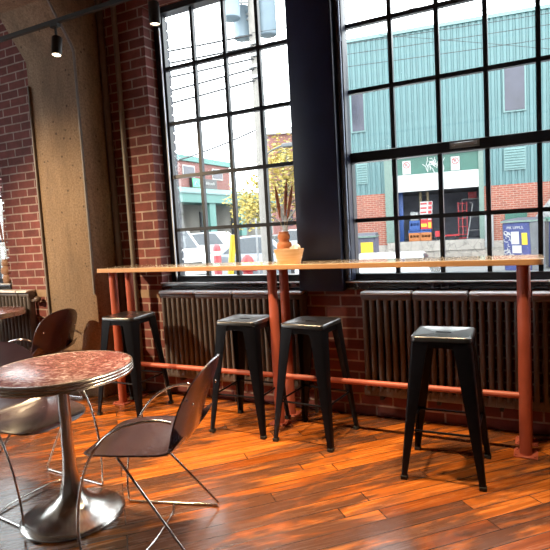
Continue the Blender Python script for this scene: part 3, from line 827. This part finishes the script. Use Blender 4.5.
# teal warehouse across the street
TH = math.radians(7.6); FX, FY = -2.95, 20.0
def fworld(u, v, z): return (FX + u * math.cos(TH) - v * math.sin(TH), FY + u * math.sin(TH) + v * math.cos(TH), z)
wh = empty('warehouse', (FX, FY, STREET), TH, 'teal ribbed metal warehouse with brick base and loading dock across the street', 'building')
G = -STREET                                         # local z = world z + G
U0, U1, ZCL, ZR = -4.35, 11.0, 2.46, 8.14
b = MB(); poly = []
u = U0; p = .20
while u < U1 - p:
    poly += [(u, 0), (u + .09, 0), (u + .115, .035), (u + .175, .035)]; u += p
poly += [(U1, 0), (U1, .3), (U0, .3)]
b.prism(poly, ZCL + G, ZR + G)
b.build('cladding', M['teal'], wh)
b = MB(); b.box(U0 - .05, U1 + .05, -.06, .34, ZR + G - .02, ZR + G + .10); b.build('roof_flashing', M['teal_trim'], wh)
b = MB(); b.box(U0, U1, .3, 9., ZCL + G, ZR + G + .02); b.box(U0, -2.3, .3, 9, 0, ZCL + G); b.box(1.1, U1, .3, 9, 0, ZCL + G); b.build('rear_volume', M['greybin'], wh)
b = MB(); b.box(U0, -2.28, -.02, .3, .82 , ZCL + G); b.box(1.10, U1, -.02, .3, .82, ZCL + G); b.build('brick_base', M['brick_street'], wh)
b = MB(); b.box(U0 - .02, U1, -.06, .3, 0, .83); b.box(-2.28, 1.10, -.10, .3, .55, .92); b.build('stone_foundation', M['stone'], wh)
# dock: frame, header, rolled curtain and the room behind
b = MB(); b.box(-2.30, -2.02, -.10, .25, .9, 3.74 + G); b.box(.97, 1.13, -.10, .25, .9, 3.74 + G); b.box(-2.30, 1.13, -.14, .1, 3.72 + G, 3.82 + G); b.build('dock_frame', M['green_frame'], wh)
b = MB(); b.box(-2.02, .97, -.05, .1, 3.06 + G, 3.72 + G); hd = b.build('dock_header', M['green'], wh)
b = MB(); random.seed(3)
for k in range(26):
    uu, zz = -.55 + random.gauss(0, .16), 3.40 + G + random.gauss(0, .10); a = random.uniform(0, PI)
    d = Vector((math.cos(a), 0, math.sin(a))) * random.uniform(.05, .16)
    b.tube([Vector((uu, -.056, zz)) - d, Vector((uu, -.056, zz)) + Vector((.03, 0, .03)), Vector((uu, -.056, zz)) + d], .012, 5)
b.build('graffiti', M['white'], hd)
b = MB(); b.box(-2.02, .97, -.08, .08, 2.49 + G, 3.07 + G); b.box(-2.02, .97, -.095, .09, 2.46 + G, 2.50 + G); b.build('dock_curtain', M['white'], wh)
b = MB(); b.box(-2.3, 1.12, 3.2, 3.3, .9, 2.6 + G); b.box(-2.3, -2.26, .3, 3.3, .9, 2.6 + G); b.box(1.08, 1.12, .3, 3.3, .9, 2.6 + G); b.box(-2.3, 1.12, .3, 3.3, 2.56 + G, 2.62 + G); b.box(-2.3, 1.12, .0, 3.3, .86, .92)
b.build('dock_interior', M['dockdark'], wh)
def fwin(u0, u1, z0, z1, nm='window'):
    f = MB(); f.box(u0 - .05, u1 + .05, -.05, .02, z0 + G - .05, z1 + G + .05); w = f.build(nm, M['teal_trim'], wh)
    g = MB(); g.box(u0, u1, -.07, .0, z0 + G, z1 + G); g.build('pane', M['winblue'], w)
fwin(1.86, 2.48, 4.96, 6.42); fwin(-3.42, -2.98, 4.86, 6.26); fwin(5.9, 6.5, 4.96, 6.42)
def louvre(u0, u1, z0, z1):
    f = MB(); f.box(u0, u1, -.04, .02, z0 + G, z1 + G)
    k = z0 + .08
    while k < z1 - .04: f.obox(((u0 + u1) / 2, -.05, k + G), u1 - u0 - .06, .05, .02, Matrix.Rotation(.6, 3, 'X')); k += .09
    f.build('vent_louvre', M['teal_trim'], wh)
louvre(1.81, 2.49, 2.94, 3.70); louvre(-3.34, -2.93, 2.88, 3.68)
b = MB(); b.box(1.80, 2.50, -.05, .02, 1.18 + G, 1.47 + G); b.build('electrical_panel', M['green'], wh)
b = MB(); b.box(1.12, 1.42, -.085, .0, .60, 1.75); b.build('corner_guard', M['lightgrey'], wh)

def no_parking(u, z, label):
    x, y, _ = fworld(u, -.075, 0)
    r = empty('no_parking_sign', (x, y, z), TH, label, 'sign')
    b = MB(); b.box(-.145, .145, -.004, .008, -.24, .24); b.build('plate', M['white'], r)
    b = MB(); b.tube([Vector((.105 * math.cos(2 * PI * k / 28), -.008, .085 + .105 * math.sin(2 * PI * k / 28))) for k in range(28)], .014, 6, closed=True)
    b.tube([(-.075, -.010, .160), (.075, -.010, .010)], .012, 6); b.build('prohibition_ring', M['redpaint'], r)
    text_mesh('letter', 'P', .17, M['signblack'], r, (-.05, -.006, .028), (PI / 2, 0, 0), .002)
    b = MB(); b.box(-.10, .10, -.006, 0, -.12, -.105); b.box(-.09, .09, -.006, 0, -.17, -.155); b.build('small_print', M['greybin'], r)
    return r
no_parking(-1.49, 3.34, 'white no parking sign on green dock header, left of the graffiti')
no_parking(.20, 3.34, 'white no parking sign on green dock header, right of the graffiti')

# goods inside the dock; dock floor is at world z .62
DZ = .62
def fthing(nm, u, v, label, cat, group=None, z=DZ):
    return empty(nm, fworld(u, v, z), TH, label, cat, group)
def crate(nm, u, v, w, d, h, mat, label, z=DZ, slots=3, cat='crate', group=None):
    r = fthing(nm, u, v, label, cat, group, z)
    b = MB(); t = .025
    b.box(-w / 2, w / 2, -d / 2, d / 2, 0, t); b.box(-w / 2, w / 2, d / 2 - t, d / 2, t, h); b.box(-w / 2, -w / 2 + t, -d / 2, d / 2, t, h); b.box(w / 2 - t, w / 2, -d / 2, d / 2, t, h)
    b.box(-w / 2 + t, w / 2 - t, -d / 2, -d / 2 + t, t, h * .42); b.box(-w / 2 + t, w / 2 - t, -d / 2, -d / 2 + t, h * .72, h)
    for k in range(slots + 1):
        xx = -w / 2 + t + (w - 2 * t) * k / slots; b.box(xx - .02, xx + .02, -d / 2 - .004, -d / 2 + t, t, h)
    b.build('crate_body', mat, r); return r
def carton(nm, u, v, w, d, h, mat, band, label, z=DZ, group=None):
    r = fthing(nm, u, v, label, 'box', group, z)
    b = MB(); b.box(-w / 2, w / 2, -d / 2, d / 2, 0, h); b.build('carton_body', mat, r, bevel=.006, seg=1)
    b = MB(); b.box(-w / 2 + .02, w * .05, -d / 2 - .006, -d / 2 + .004, h * .3, h * .7); b.box(w * .18, w / 2 - .02, -d / 2 - .006, -d / 2 + .004, h * .15, h * .85); b.build('printed_panel', band, r); return r
for k in range(2): crate('bottle_crate', -1.32 + .42 * k, .5, .40, .5, .31, M['orange'], ('orange crate at bottom left of the dock goods, under the blue tray', 'orange crate beside the red cart in the dock, second from the left')[k], group='orange crates on the dock floor')
b0 = crate('plastic_tray', -1.12, .5, .84, .5, .11, M['blueplastic'], 'shallow blue tray lying across the orange crates in the dock', DZ + .315, 5, 'tray')
crate('plastic_crate', -1.30, .5, .38, .45, .34, M['blueplastic'], 'deep blue crate standing on the blue tray in the dock', DZ + .43, 3)
carton('drink_carton', -.88, .5, .40, .45, .30, M['redpaint'], M['yellow'], 'red drink carton on the blue tray, lowest of its stack', DZ + .43, 'red drink cartons stacked in the dock')
carton('drink_carton', -.88, .5, .40, .45, .24, M['redpaint'], M['white'], 'red drink carton with white panel, second in its stack in the dock', DZ + .735, 'red drink cartons stacked in the dock')
for k in range(3): carton('drink_carton', -.88 + .012 * k, .5, .44, .45, .155, M['white'], M['redpaint'], ('white and red carton just above the red cartons in the dock', 'white and red carton in the middle of the dock stack top', 'topmost white and red carton of the stack in the dock')[k], DZ + .98 + .16 * k, 'white and red cartons stacked in the dock')
carton('cardboard_carton', -1.31, .62, .30, .3, .32, M['lightgrey'], M['white'], 'pale grey box on the blue crate in the dock', DZ + .775)
b = MB(); b.tube([(0, 0, 0), (0, 0, 1.85)], .055, 10); o = tag(b.build('rolled_banner', M['tanpost']), 'tan upright tube behind the cartons in the dock, left one', 'tube', 'tan tubes in the dock'); o.location = fworld(-1.10, .95, DZ)
c = o.copy(); C.objects.link(c); c.location = fworld(-.84, .95, DZ); c['label'] = 'tan upright tube behind the cartons in the dock, right one'
b = MB(); b.box(-.09, .09, -.06, .06, 0, 1.86); b.box(-.16, -.10, -.05, .05, 0, 1.80); o = tag(b.build('blue_panel', M['blueplastic'], bevel=.01), 'tall blue panel standing at the left side of the dock', 'panel'); o.location = fworld(-1.80, .5, DZ); o.rotation_euler = (0, 0, TH)
# red platform cart and hand truck
r = fthing('platform_cart', -.02, .5, 'low red platform cart on the dock floor right of the cartons', 'cart')
b = MB(); b.box(-.55, .30, -.25, .25, .13, .18); b.box(-.55, -.28, -.25, .25, .18, .34); b.build('platform', M['redpaint'], r)
for sx in (-.45, .22):
    for sy in (-.18, .18):
        b = MB(); b.tube([(sx, sy - .02, .065), (sx, sy + .02, .065)], .064, 12); b.build('wheel', M['tyre'], r)
r = fthing('hand_truck', .41, .62, 'upright red hand truck frame at the right of the dock', 'hand truck')
b = MB()
for xx in (-.15, .0, .15): b.tube([(xx, .0, .12), (xx, .1, 1.36)], .017, 8)
for zz in (.16, .45, .74, 1.03, 1.30): b.tube([(-.15, .08 * zz, zz), (.15, .08 * zz, zz)], .015, 8)
b.box(-.18, .18, -.22, .0, .02, .05); b.build('truck_frame', M['redpaint'], r)
for sx in (-.17, .17):
    b = MB(); b.tube([(sx - .02, .06, .085), (sx + .02, .06, .085)], .085, 14); b.build('wheel', M['tyre'], r)
r = fthing('leaning_pole', .55, .40, 'pale metal pole leaning at the right of the dock doorway', 'pole')
b = MB(); b.tube([(0, 0, .0), (.22, .12, 1.26)], .018, 8); b.build('pole_shaft', M['lightgrey'], r)
b = MB(); b.tube([(.22, .12, 1.26), (.10, .12, 1.34)], .018, 8); b.build('pole_hook', M['lightgrey'], r)
carton('red_box', .78, 1.5, .30, .3, .24, M['redpaint'], M['pinkred'], 'red box on the grey shelf high at the right of the dock', DZ + 1.50)
r = fthing('steel_shelf', .70, 1.5, 'dim grey shelf unit at the right inside the dock', 'shelf')
for zz in (.30, .80, 1.49):
    b = MB(); b.box(-.32, .36, -.2, .2, zz - .03, zz); b.build('shelf_board', M['lightgrey'], r)
for sx in (-.31, .35):
    b = MB(); b.box(sx - .02, sx + .02, -.2, .2, 0, 1.46); b.build('upright', M['greybin'], r)

# dumpsters
def dumpster(x, y, rz, w, d, h, mat, side, label, lidmat):
    r = empty('dumpster', (x, y, STREET), rz, label, 'dumpster')
    b = MB(); b.prism([(-d / 2 + .10, .06), (d / 2, .06), (d / 2, h), (-d / 2, h)], 0, w, 'x')
    bd = b.build('bin_body', mat, r, bevel=.01, seg=1)
    b = MB()
    for sx in (-.02, w + .005): b.prism([(-d / 2 + .12, .08), (d / 2, .08), (d / 2, h - .01), (-d / 2, h - .01)], sx, sx + .015, 'x')
    b.build('side_panel', side, r)
    b = MB(); b.box(-.04, w + .04, -d / 2 - .05, d / 2 + .03, h + .01, h + .06); b.build('rim', M['green_frame'], r)
    b = MB(); b.hexa([(-.02, -d / 2, h + .06), (w + .02, -d / 2, h + .06), (w + .02, d / 2, h + .06), (-.02, d / 2, h + .06), (0, -d / 2 + .05, h + .09), (w, -d / 2 + .05, h + .09), (w, d / 2, h + .14), (0, d / 2, h + .14)]); b.build('lid', lidmat, r)
    for sx in (.12, w - .12):
        b = MB(); b.tube([(sx - .03, 0, .06), (sx + .03, 0, .06)], .06, 12); b.build('caster', M['tyre'], r)
    return r
DPR = math.radians(-25)
dp = dumpster(-1.04 + .45 * math.sin(math.radians(25)), 16.9 + .45 * math.cos(math.radians(25)), DPR, .78, .9, 1.46, M['bluebin'], M['greybin'], 'blue dumpster with posters and white scribbles, right of the loading dock', M['darklid'])
def bin_y(z): return -.45 + .10 * (1.46 - z) / 1.40
def sheet(nm, mat, x0, x1, z0, z1, par=None, off=.012):
    b = MB(); b.hexa([(x0, bin_y(z0) - off, z0), (x1, bin_y(z0) - off, z0), (x1, bin_y(z0), z0), (x0, bin_y(z0), z0), (x0, bin_y(z1) - off, z1), (x1, bin_y(z1) - off, z1), (x1, bin_y(z1), z1), (x0, bin_y(z1), z1)])
    return b.build(nm, mat, par or dp)
sheet('white_poster', M['white'], .24, .47, .84, 1.20); sheet('white_notice', M['white'], .26, .53, .58, .80); sheet('yellow_notice', M['yellow'], .55, .71, .82, 1.16)
text_mesh('bin_lettering', 'PIK UPPLS.', .11, M['white'], dp, (.12, bin_y(1.29) - .016, 1.28), (PI / 2 + .07, 0, 0), .003)
random.seed(5); b = MB()
for k in range(34):
    if k < 22: xx, zz = random.uniform(.05, .20), random.uniform(.45, 1.2)
    else: xx, zz = random.uniform(.22, .70), random.uniform(.32, .52)
    a = random.uniform(0, 2 * PI); q = random.uniform(.03, .06)
    b.tube([(xx + q * math.cos(a + t), bin_y(zz + q * math.sin(a + t)) - .008, zz + q * math.sin(a + t)) for t in (0, .8, 1.6, 2.4, 3.2)], .010, 5)
b.build('scribbles', M['white'], dp)
dumpster(.12, 18.25, TH, 1.5, 1.0, 1.42, M['bluebin'], M['greybin'], 'blue dumpster with green lid cut by the right edge of the photo', M['green'])
d2 = dumpster(-5.42, 15.6, .18, .92, 1.0, 1.25, M['purplebin'], M['purplebin'], 'slate grey bin with yellow sticker, left of the loading dock', M['darklid'])
b = MB(); b.box(.50, .86, -.505, -.44, .60, 1.12); b.build('yellow_sticker', M['yellow'], d2)
# slanted ribbed ramp lid behind the right dumpster
r = empty('loading_ramp', (.02, 19.3, STREET), TH, 'grey ribbed metal ramp propped up behind the right dumpster', 'ramp')
b = MB()
for k in range(7): b.obox((.45 + .0 * k, -.02, 1.95 + .0 * k), .02, .02, .02)
b = MB(); Rr = Matrix.Rotation(-.9, 3, 'Y')
b.obox((.50, .0, 1.9), 1.35, .05, .75, Rr)
for k in range(9): b.obox(Vector((.50, -.035, 1.9)) + Rr @ Vector((-.6 + .15 * k, 0, 0)), .03, .03, .75, Rr)
b.build('ramp_plate', M['lightgrey'], r)
b = MB(); b.tube([(.3, .0, 0), (.35, .0, 1.8)], .03, 8); b.tube([(.9, .0, 0), (.85, .0, 1.4)], .03, 8); b.build('ramp_strut', M['greybin'], r)

# ------------------------------------------------------------------ cars
def car(x, y, rz, Lc, Wc, Hc, mat, label, kind='sedan', group=None):
    """front towards local +x"""
    r = empty('car', (x, y, STREET), rz, label, 'car', group)
    h = Lc / 2; hw = Wc / 2; belt = Hc * .60; clr = .20
    if kind == 'suv': side = [(-h, .45), (-h + .03, belt), (-h + .2, belt + .04), (h * .42, belt + .02), (h - .25, belt - .12), (h - .05, belt - .24), (h, .5), (h - .05, clr + .05), (-h + .1, clr + .05)]
    else: side = [(-h, .5), (-h + .04, belt - .02), (-h + .45, belt + .02), (h * .42, belt), (h - .35, belt - .13), (h - .08, belt - .24), (h, .48), (h - .06, clr), (-h + .08, clr)]
    b = MB(); n = len(side); rings = []
    for yy, s_ in ((-hw, .93), (-hw + .10, 1.), (hw - .10, 1.), (hw, .93)):
        zc = .62; rings.append([Vector((px * (1 - (1 - s_) * .25), yy, zc + (pz - zc) * s_)) for px, pz in side])
    b.loft(rings, True); b.build('body', mat, r, bevel=.03, angle=60)
    if kind == 'suv': cab = [(-h + .10, belt), (h * .40, belt - .02), (h * .12, Hc - .03), (-h * .15, Hc), (-h + .35, Hc - .05)]
    else: cab = [(-h + .55, belt - .02), (h * .44, belt - .04), (h * .08, Hc - .02), (-h * .18, Hc), (-h * .45, Hc - .04)]
    def inset(P, k):
        cx = sum(p[0] for p in P) / len(P); cz = sum(p[1] for p in P) / len(P)
        return [(cx + (px - cx) * k, cz + (pz - cz) * k) for px, pz in P]
    b = MB(); rings = []
    for yy in (-hw + .02, hw - .02):
        sg = 1 if yy > 0 else -1; rings.append([Vector((px, yy - sg * .28 * max(0, pz - belt) / (Hc - belt), pz)) for px, pz in cab])
    b.loft(rings, True); b.build('cabin', mat, r, bevel=.035, angle=60)
    for sg in (-1, 1):
        P = inset(cab, .80); b = MB()
        b.loft([[Vector((px, sg * (hw - .02 - .28 * max(0, pz - belt) / (Hc - belt) + e), pz)) for px, pz in P] for e in (-.02, .012)], True)
        b.build('side_window', M['carglass'], r)
    (xa, za), (xb, zb_) = cab[1], cab[2]
    def slant(t0, t1, nm):
        b = MB(); P = []
        nx, nz = (za - zb_), (xa - xb); l = math.hypot(nx, nz); nx, nz = abs(nx) / l * .5, abs(nz) / l
        ring = []
        for t, sgn in ((t0, -1), (t0, 1), (t1, 1), (t1, -1)):
            xx = xa + (xb - xa) * t; zz = za + (zb_ - za) * t
            wy = (hw - .12) - .28 * max(0, zz - belt) / (Hc - belt); ring.append(Vector((xx, sgn * wy, zz)))
        off = Vector(((zb_ - za), 0, (xa - xb))).normalized()
        b.loft([[p - off * .01 for p in ring], [p + off * .014 for p in ring]], True); b.build(nm, M['carglass'], r)
    slant(.16, .92, 'windscreen')
    rad = .33 if kind != 'suv' else .36
    for sx in (-h * .60, h * .62):
        for sy in (-1, 1):
            b = MB(); b.tube([(sx, sy * (hw - .20), rad), (sx, sy * (hw + .012), rad)], rad, 22); w = b.build('wheel', M['tyre'], r)
            b = MB(); b.tube([(sx, sy * (hw + .002), rad), (sx, sy * (hw + .022), rad)], rad * .6, 16); b.build('hubcap', M['lamp'], w)
    for sy in (-1, 1):
        b = MB(); b.box(h - .16, h - .015, sy * (hw - .30) - .14, sy * (hw - .30) + .14, belt - .40, belt - .26); b.build('headlamp', M['lamp'], r, bevel=.02)
    b = MB(); b.box(h - .05, h + .012, -hw + .5, hw - .5, belt - .46, belt - .28); b.box(h - .07, h + .006, -hw + .25, hw - .25, .32, .48); b.build('grille', M['signblack'], r)
    return r
car(-11.0, 13.9, math.radians(-38), 4.6, 1.85, 1.86, M['carwhite'], 'white SUV at the lower left of the left window, nose to the right', 'suv')
car(-14.6, 22.6, math.radians(8), 4.6, 1.8, 1.72, M['carsilver'], 'silver car parked behind the red bollard, below the aqua canopy', 'suv')
car(-8.15, 15.7, math.radians(6), 4.3, 1.75, 1.50, M['cargrey'], 'blue grey sedan beside the utility pole in the left window')
car(-12.2, 27.5, math.radians(6), 4.4, 1.8, 1.6, M['carsilver'], 'silver car furthest back, parked above the grey sedan')
car(-2.55, 9.9, math.radians(98), 4.3, 1.75, 1.12, M['carwhite'], 'low white car seen end-on in the right window, below the loading dock')

# ------------------------------------------------------------------ bollards and posts
r = empty('bollard', (-6.36, 9.72, STREET), 0, 'faded red round bollard in front of the cars in the left window', 'bollard')
b = MB(); b.lathe([(.085, 0), (.085, 1.30), (.075, 1.36), (.04, 1.40), (.002, 1.41)], n=20); b.build('bollard_post', M['pinkred'], r)
b = MB(); b.lathe([(.0865, 1.16), (.0885, 1.18), (.0885, 1.24), (.0865, 1.26)], n=20); b.build('white_band', M['white'], r)
b = MB(); b.tube([(0, 0, 0), (.20, .06, 1.60)], .06, 12)
o = tag(b.build('guard_post', M['yellow']), 'leaning yellow guard post right of the red bollard', 'post'); o.location = (-5.52, 8.68, STREET)
r = empty('fire_hydrant', (-5.42, 9.40, STREET), 0, 'squat red hydrant right of the leaning yellow post', 'fire hydrant')
b = MB(); b.lathe([(.13, 0), (.13, .05), (.10, .07), (.10, .82), (.14, .85), (.15, .92), (.14, 1.01), (.10, 1.11), (.04, 1.17), (.002, 1.18)], n=20); b.build('hydrant_body', M['redpaint'], r)
b = MB(); b.tube([(-.20, 0, .89), (.20, 0, .89)], .055, 12); b.build('hose_outlet', M['redpaint'], r)
b = MB(); b.tube([(0, 0, 0), (0, 0, 1.95)], .022, 8); o = tag(b.build('meter_post', M['lightgrey']), 'slim grey post between the red hydrant and the utility pole', 'post'); o.location = (-6.05, 11.0, STREET)

# ------------------------------------------------------------------ utility pole
PX, PY = -6.64, 12.6
up = empty('utility_pole', (PX, PY, STREET), 0, 'weathered grey utility pole with three tanks, behind the left window', 'utility pole')
b = MB(); b.tube([(0, 0, 0), (-.03, .0, 9.6)], [.145, .105], 18); b.build('pole_shaft', M['pole'], up)
def tank(dx, dy, z, hh, rad):
    b = MB(); b.lathe([(rad * .9, 0), (rad, .02), (rad, hh - .1), (rad * 1.04, hh - .09), (rad * 1.04, hh - .05), (rad * .6, hh), (.03, hh + .02)], (dx, dy, z + .3), n=28)
    t = b.build('transformer', M['transformer'], up, angle=50)
    b = MB(); b.tube([(dx, dy, z + .3 + hh), (dx, dy, z + .3 + hh + .25)], [.03, .045], 10); b.tube([(dx * .9, dy * .9, z + .7), (0, 0, z + .75)], .03, 8); b.tube([(dx * .9, dy * .9, z + hh), (0, 0, z + hh)], .03, 8)
    b.build('bushing', M['lightgrey'], t)
tank(-.46, -.38, 6.82, 1.10, .25); tank(-.50, .30, 6.52, .85, .25); tank(.22, .36, 6.48, .92, .235)
b = MB()
for zz in (5.35, 5.62, 5.9, 6.2): b.box(-.16, .16, -.17, -.12, zz + .26, zz + .34)
b.build('wire_bracket', M['lightgrey'], up)
def wire(p, q, sag, label, rad=.007, grp='power lines across the left window'):
    p, q = Vector(p), Vector(q)
    b = MB(); b.tube([p.lerp(q, k / 14) - Vector((0, 0, sag * 4 * (k / 14) * (1 - k / 14))) for k in range(15)], rad, 6)
    return tag(b.build('power_line', M['wire']), label, 'cable', grp)
nm = ('lowest', 'second lowest', 'middle', 'second highest', 'highest')
for k, (za, zb_) in enumerate(((4.72, 5.25), (5.05, 5.55), (5.45, 5.80), (5.85, 6.10), (6.15, 6.40))):
    d = Vector((-8.66 - PX, 11.69 - PY, 0)); s_ = 9.
    wire((PX, PY - .14, zb_), (PX + d.x * s_, PY + d.y * s_, zb_ + (za - zb_) * s_ * .62), .25, nm[k] + ' of the power lines left of the utility pole', .026)
    wire((PX, PY - .14, zb_ + .05), (PX + 26., PY + 2.2 + .2 * k, zb_ + .2), .35, nm[k] + ' of the power lines running right from the utility pole', .008, 'power lines across the right window')
wire((-20.5, 20, 5.0), (PX, PY, 4.05), .5, 'sagging cable joining the utility pole from the left, at mid height', .026)
wire((-5.0, 13.3, 6.4), (4.6, 15.5, 4.15), -.05, 'slack service cable dropping across the teal wall')

# ------------------------------------------------------------------ left street: shop, far block, tree, lamp
sx0, sy0, sx1, sy1 = -20.15, 27.2, -20.15, 33.2
ang = math.atan2(sy1 - sy0, sx1 - sx0)              # front runs away from us
px0 = Vector((-20.15, 27.2, 0)); rz = ang
sh = empty('shop_building', (px0.x, px0.y, STREET), rz, 'red brick shop with aqua canopy and black sign in the left window', 'building')
# local x runs along the front (away), local -y faces the street
b = MB(); b.box(-8, 5.9, .0, 9, 4.3 + .3, 6.0 + .3); b.build('brick_storey', M['brick_far'], sh)
b = MB(); b.box(-8.1, 6.0, -.12, 9, 6.0 + .3, 6.35 + .3); b.build('parapet', M['pharmteal'], sh)
for u0 in (-3.2, .25, 3.6):
    b = MB(); b.box(u0, u0 + 1.3, -.05, .05, 5.0 + .3, 5.75 + .3); w = b.build('window', M['white'], sh)
    b = MB(); b.box(u0 + .08, u0 + 1.22, -.07, .02, 5.08 + .3, 5.67 + .3); b.build('pane', M['winblue'], w)
b = MB(); b.prism([(-1.6, 3.55), (-1.6, 4.15), (-1.2, 4.45), (.02, 4.65), (.02, 3.55)], -8, 12, 'x'); b.build('canopy', M['pharmteal'], sh)
b = MB(); b.box(-8, 12, -1.66, -1.55, 4.08, 4.16); b.build('canopy_lip', M['teal_trim'], sh)
b = MB(); b.box(-8, 12, .3, 8, 0, 3.6); b.build('shop_wall', M['beige'], sh)
for k, u0 in enumerate((-4.6, .8, 4.6, 8.6)):
    b = MB(); b.box(u0, u0 + .7, -1.5, -.9, 1.35, 3.6); c_ = b.build('pillar', M['pharmteal'], sh)
    b = MB(); b.box(u0 - .03, u0 + .73, -1.53, -.87, 0, 1.35); b.build('pillar_base', M['brick_far'], c_)
for u0 in (-2.6, 2.2, 6.2):
    b = MB(); b.box(u0, u0 + 1.6, .2, .35, .5, 3.1); w = b.build('shop_window', M['greybin'], sh)
    b = MB(); b.box(u0 + .06, u0 + 1.54, .17, .3, .56, 3.04); b.build('pane', M['winblue'], w)
def gable(u0, w):
    b = MB(); b.prism([(u0 - w / 2, 3.56), (u0, 4.28), (u0 + w / 2, 3.56), (u0 + w / 2 - .35, 3.56), (u0, 4.08), (u0 - w / 2 + .35, 3.56)], -1.72, -1.5, 'y'); b.build('canopy_gable', M['teal_trim'], sh)
sg = empty('shop_sign', (px0.x + 0, px0.y + .9, STREET), rz, 'black shop sign with green square above the aqua canopy', 'sign')
b = MB(); b.box(0, 2.9, -.22, -.02, 4.62, 5.26); b.build('sign_box', M['signblack'], sg)
b = MB(); b.box(.06, .80, -.25, -.2, 4.68, 5.20); b.build('green_square', M['signgreen'], sg)
b = MB(); b.tube([(.24, -.255, 4.80), (.42, -.255, 5.06), (.62, -.255, 4.84)], .03, 6); b.build('green_emblem', M['white'], sg)
b = MB(); random.seed(11); uu = .92
while uu < 2.65:
    wv = random.uniform(.10, .20); hh = random.choice((.16, .16, .24)); b.box(uu, uu + .05, -.235, -.2, 4.86, 4.86 + hh); b.box(uu, uu + wv, -.235, -.2, 4.86, 4.90); b.box(uu + wv - .04, uu + wv, -.235, -.2, 4.86, 5.02); uu += wv + .07
b.build('worn_lettering', M['white'], sg)

fb = empty('apartment_block', (-27.7, 54.5, STREET), .5, 'pink brick block with pale cornice far behind the yellow tree', 'building')
b = MB(); b.box(0, 14, 0, 8, 0, 12.4); b.build('facade', M['brick_far'], fb)
b = MB(); b.box(-.3, 14.3, -.5, 8, 12.4, 13.1); b.build('cornice', M['white'], fb)
for uu in (1., 4., 7., 10.):
    for zz in (2., 5.5, 9.):
        b = MB(); b.box(uu, uu + 1.3, -.06, .05, zz, zz + 1.8); b.build('window', M['winblue'], fb)

tr_ = empty('autumn_tree', (-9.9, 20.5, STREET), 0, 'yellow leaved street tree right of the utility pole, in the left window', 'tree')
b = MB(); b.tube([(0, 0, 0), (.05, 0, 1.6), (.0, .05, 3.0), (.1, 0, 4.6)], [.13, .11, .09, .03], 12)
random.seed(21)
tips = []
for k in range(16):
    a = random.uniform(0, 2 * PI); z0 = random.uniform(1.6, 3.6); l = random.uniform(.7, 1.5)
    e = Vector((math.cos(a) * l, math.sin(a) * l, z0 + random.uniform(.4, 1.4))); tips.append(e); b.tube([(0, 0, z0), e * .5 + Vector((0, 0, z0 * .5 + .1)), e], [.05, .035, .012], 6)
b.build('trunk', M['bark'], tr_)
def leaves(centres, n, spread, size, zmin):
    bm = bmesh.new()
    for k in range(n):
        c_ = random.choice(centres) + Vector((random.gauss(0, spread), random.gauss(0, spread), random.gauss(0, spread * .8)))
        if c_.z < zmin: continue
        q = Matrix.Rotation(random.uniform(0, 2 * PI), 3, 'Z') @ Matrix.Rotation(random.uniform(0, PI), 3, 'X')
        s_ = size * random.uniform(.6, 1.3)
        bm.faces.new([bm.verts.new(c_ + q @ Vector(p) * s_) for p in ((-.5, 0, .05), (0, -.32, 0), (.55, 0, .05), (0, .32, 0))])
    me = bpy.data.meshes.new('foliage'); bm.to_mesh(me); bm.free(); me.materials.append(M['leaf']); return me
o = link('foliage', leaves(tips + [Vector((0, 0, 4.6)), Vector((.3, 0, 5.0))], 5200, .42, .15, 1.5), tr_)
t2 = empty('autumn_tree', (-12.9, 21.6, STREET), 0, 'smaller yellow green street tree left of the utility pole, over the canopy', 'tree')
b = MB(); b.tube([(0, 0, 0), (.03, 0, 1.3), (.0, .05, 2.6)], [.08, .07, .02], 10); b.build('trunk', M['bark'], t2)
link('foliage', leaves([Vector((.5, 0, 2.7)), Vector((.9, .1, 3.0)), Vector((.1, .2, 3.1)), Vector((.6, 0, 3.4)), Vector((1.1, 0, 2.3))], 700, .30, .14, 1.8), t2)
r = empty('street_lamp', (-8.35, 17.2, STREET), 0, 'grey street lamp with horizontal head in front of the yellow tree', 'street lamp')
b = MB(); b.tube(fillet([(-.9, 0, 0), (-.9, 0, 3.2), (-.5, 0, 4.45), (.2, 0, 4.62)], .8, 8), .03, 8); b.build('lamp_arm', M['greybin'], r)
b = MB(); b.box(.15, .85, -.12, .12, 4.53, 4.67); b.build('lamp_head', M['greybin'], r, bevel=.03)

# ------------------------------------------------------------------ light and camera
wd = bpy.data.worlds.new('overcast_sky'); S.world = wd; wd.use_nodes = True
bg = wd.node_tree.nodes['Background']; bg.inputs['Color'].default_value = (.95, .975, 1., 1); bg.inputs['Strength'].default_value = 7.0

cam = bpy.data.cameras.new('camera'); co = bpy.data.objects.new('camera', cam); C.objects.link(co)
cam.sensor_width = 36; cam.lens = 36 * 526.80 / 550; cam.clip_end = 300; cam.clip_start = .05
yaw, pitch, roll = math.radians(-27.067), math.radians(4.9351), math.radians(3.2532)
f = Vector((math.sin(yaw) * math.cos(pitch), math.cos(yaw) * math.cos(pitch), -math.sin(pitch)))
r0 = Vector((math.cos(yaw), -math.sin(yaw), 0)); d0 = f.cross(r0)
rt = r0 * math.cos(roll) + d0 * math.sin(roll); dn = -r0 * math.sin(roll) + d0 * math.cos(roll)
mw = Matrix(((rt.x, -dn.x, -f.x, 0), (rt.y, -dn.y, -f.y, 0), (rt.z, -dn.z, -f.z, 1.35855), (0, 0, 0, 1)))
co.matrix_world = mw
S.camera = co
S.view_settings.view_transform = 'Standard'; S.view_settings.look = 'None'; S.view_settings.gamma = 1; S.view_settings.exposure = .2
S.view_settings.use_curve_mapping = False
S.cycles.use_denoising = True
S.cycles.max_bounces = 10; S.cycles.transparent_max_bounces = 12; S.cycles.caustics_reflective = False; S.cycles.caustics_refractive = False
S.cycles.sample_clamp_indirect = 6.
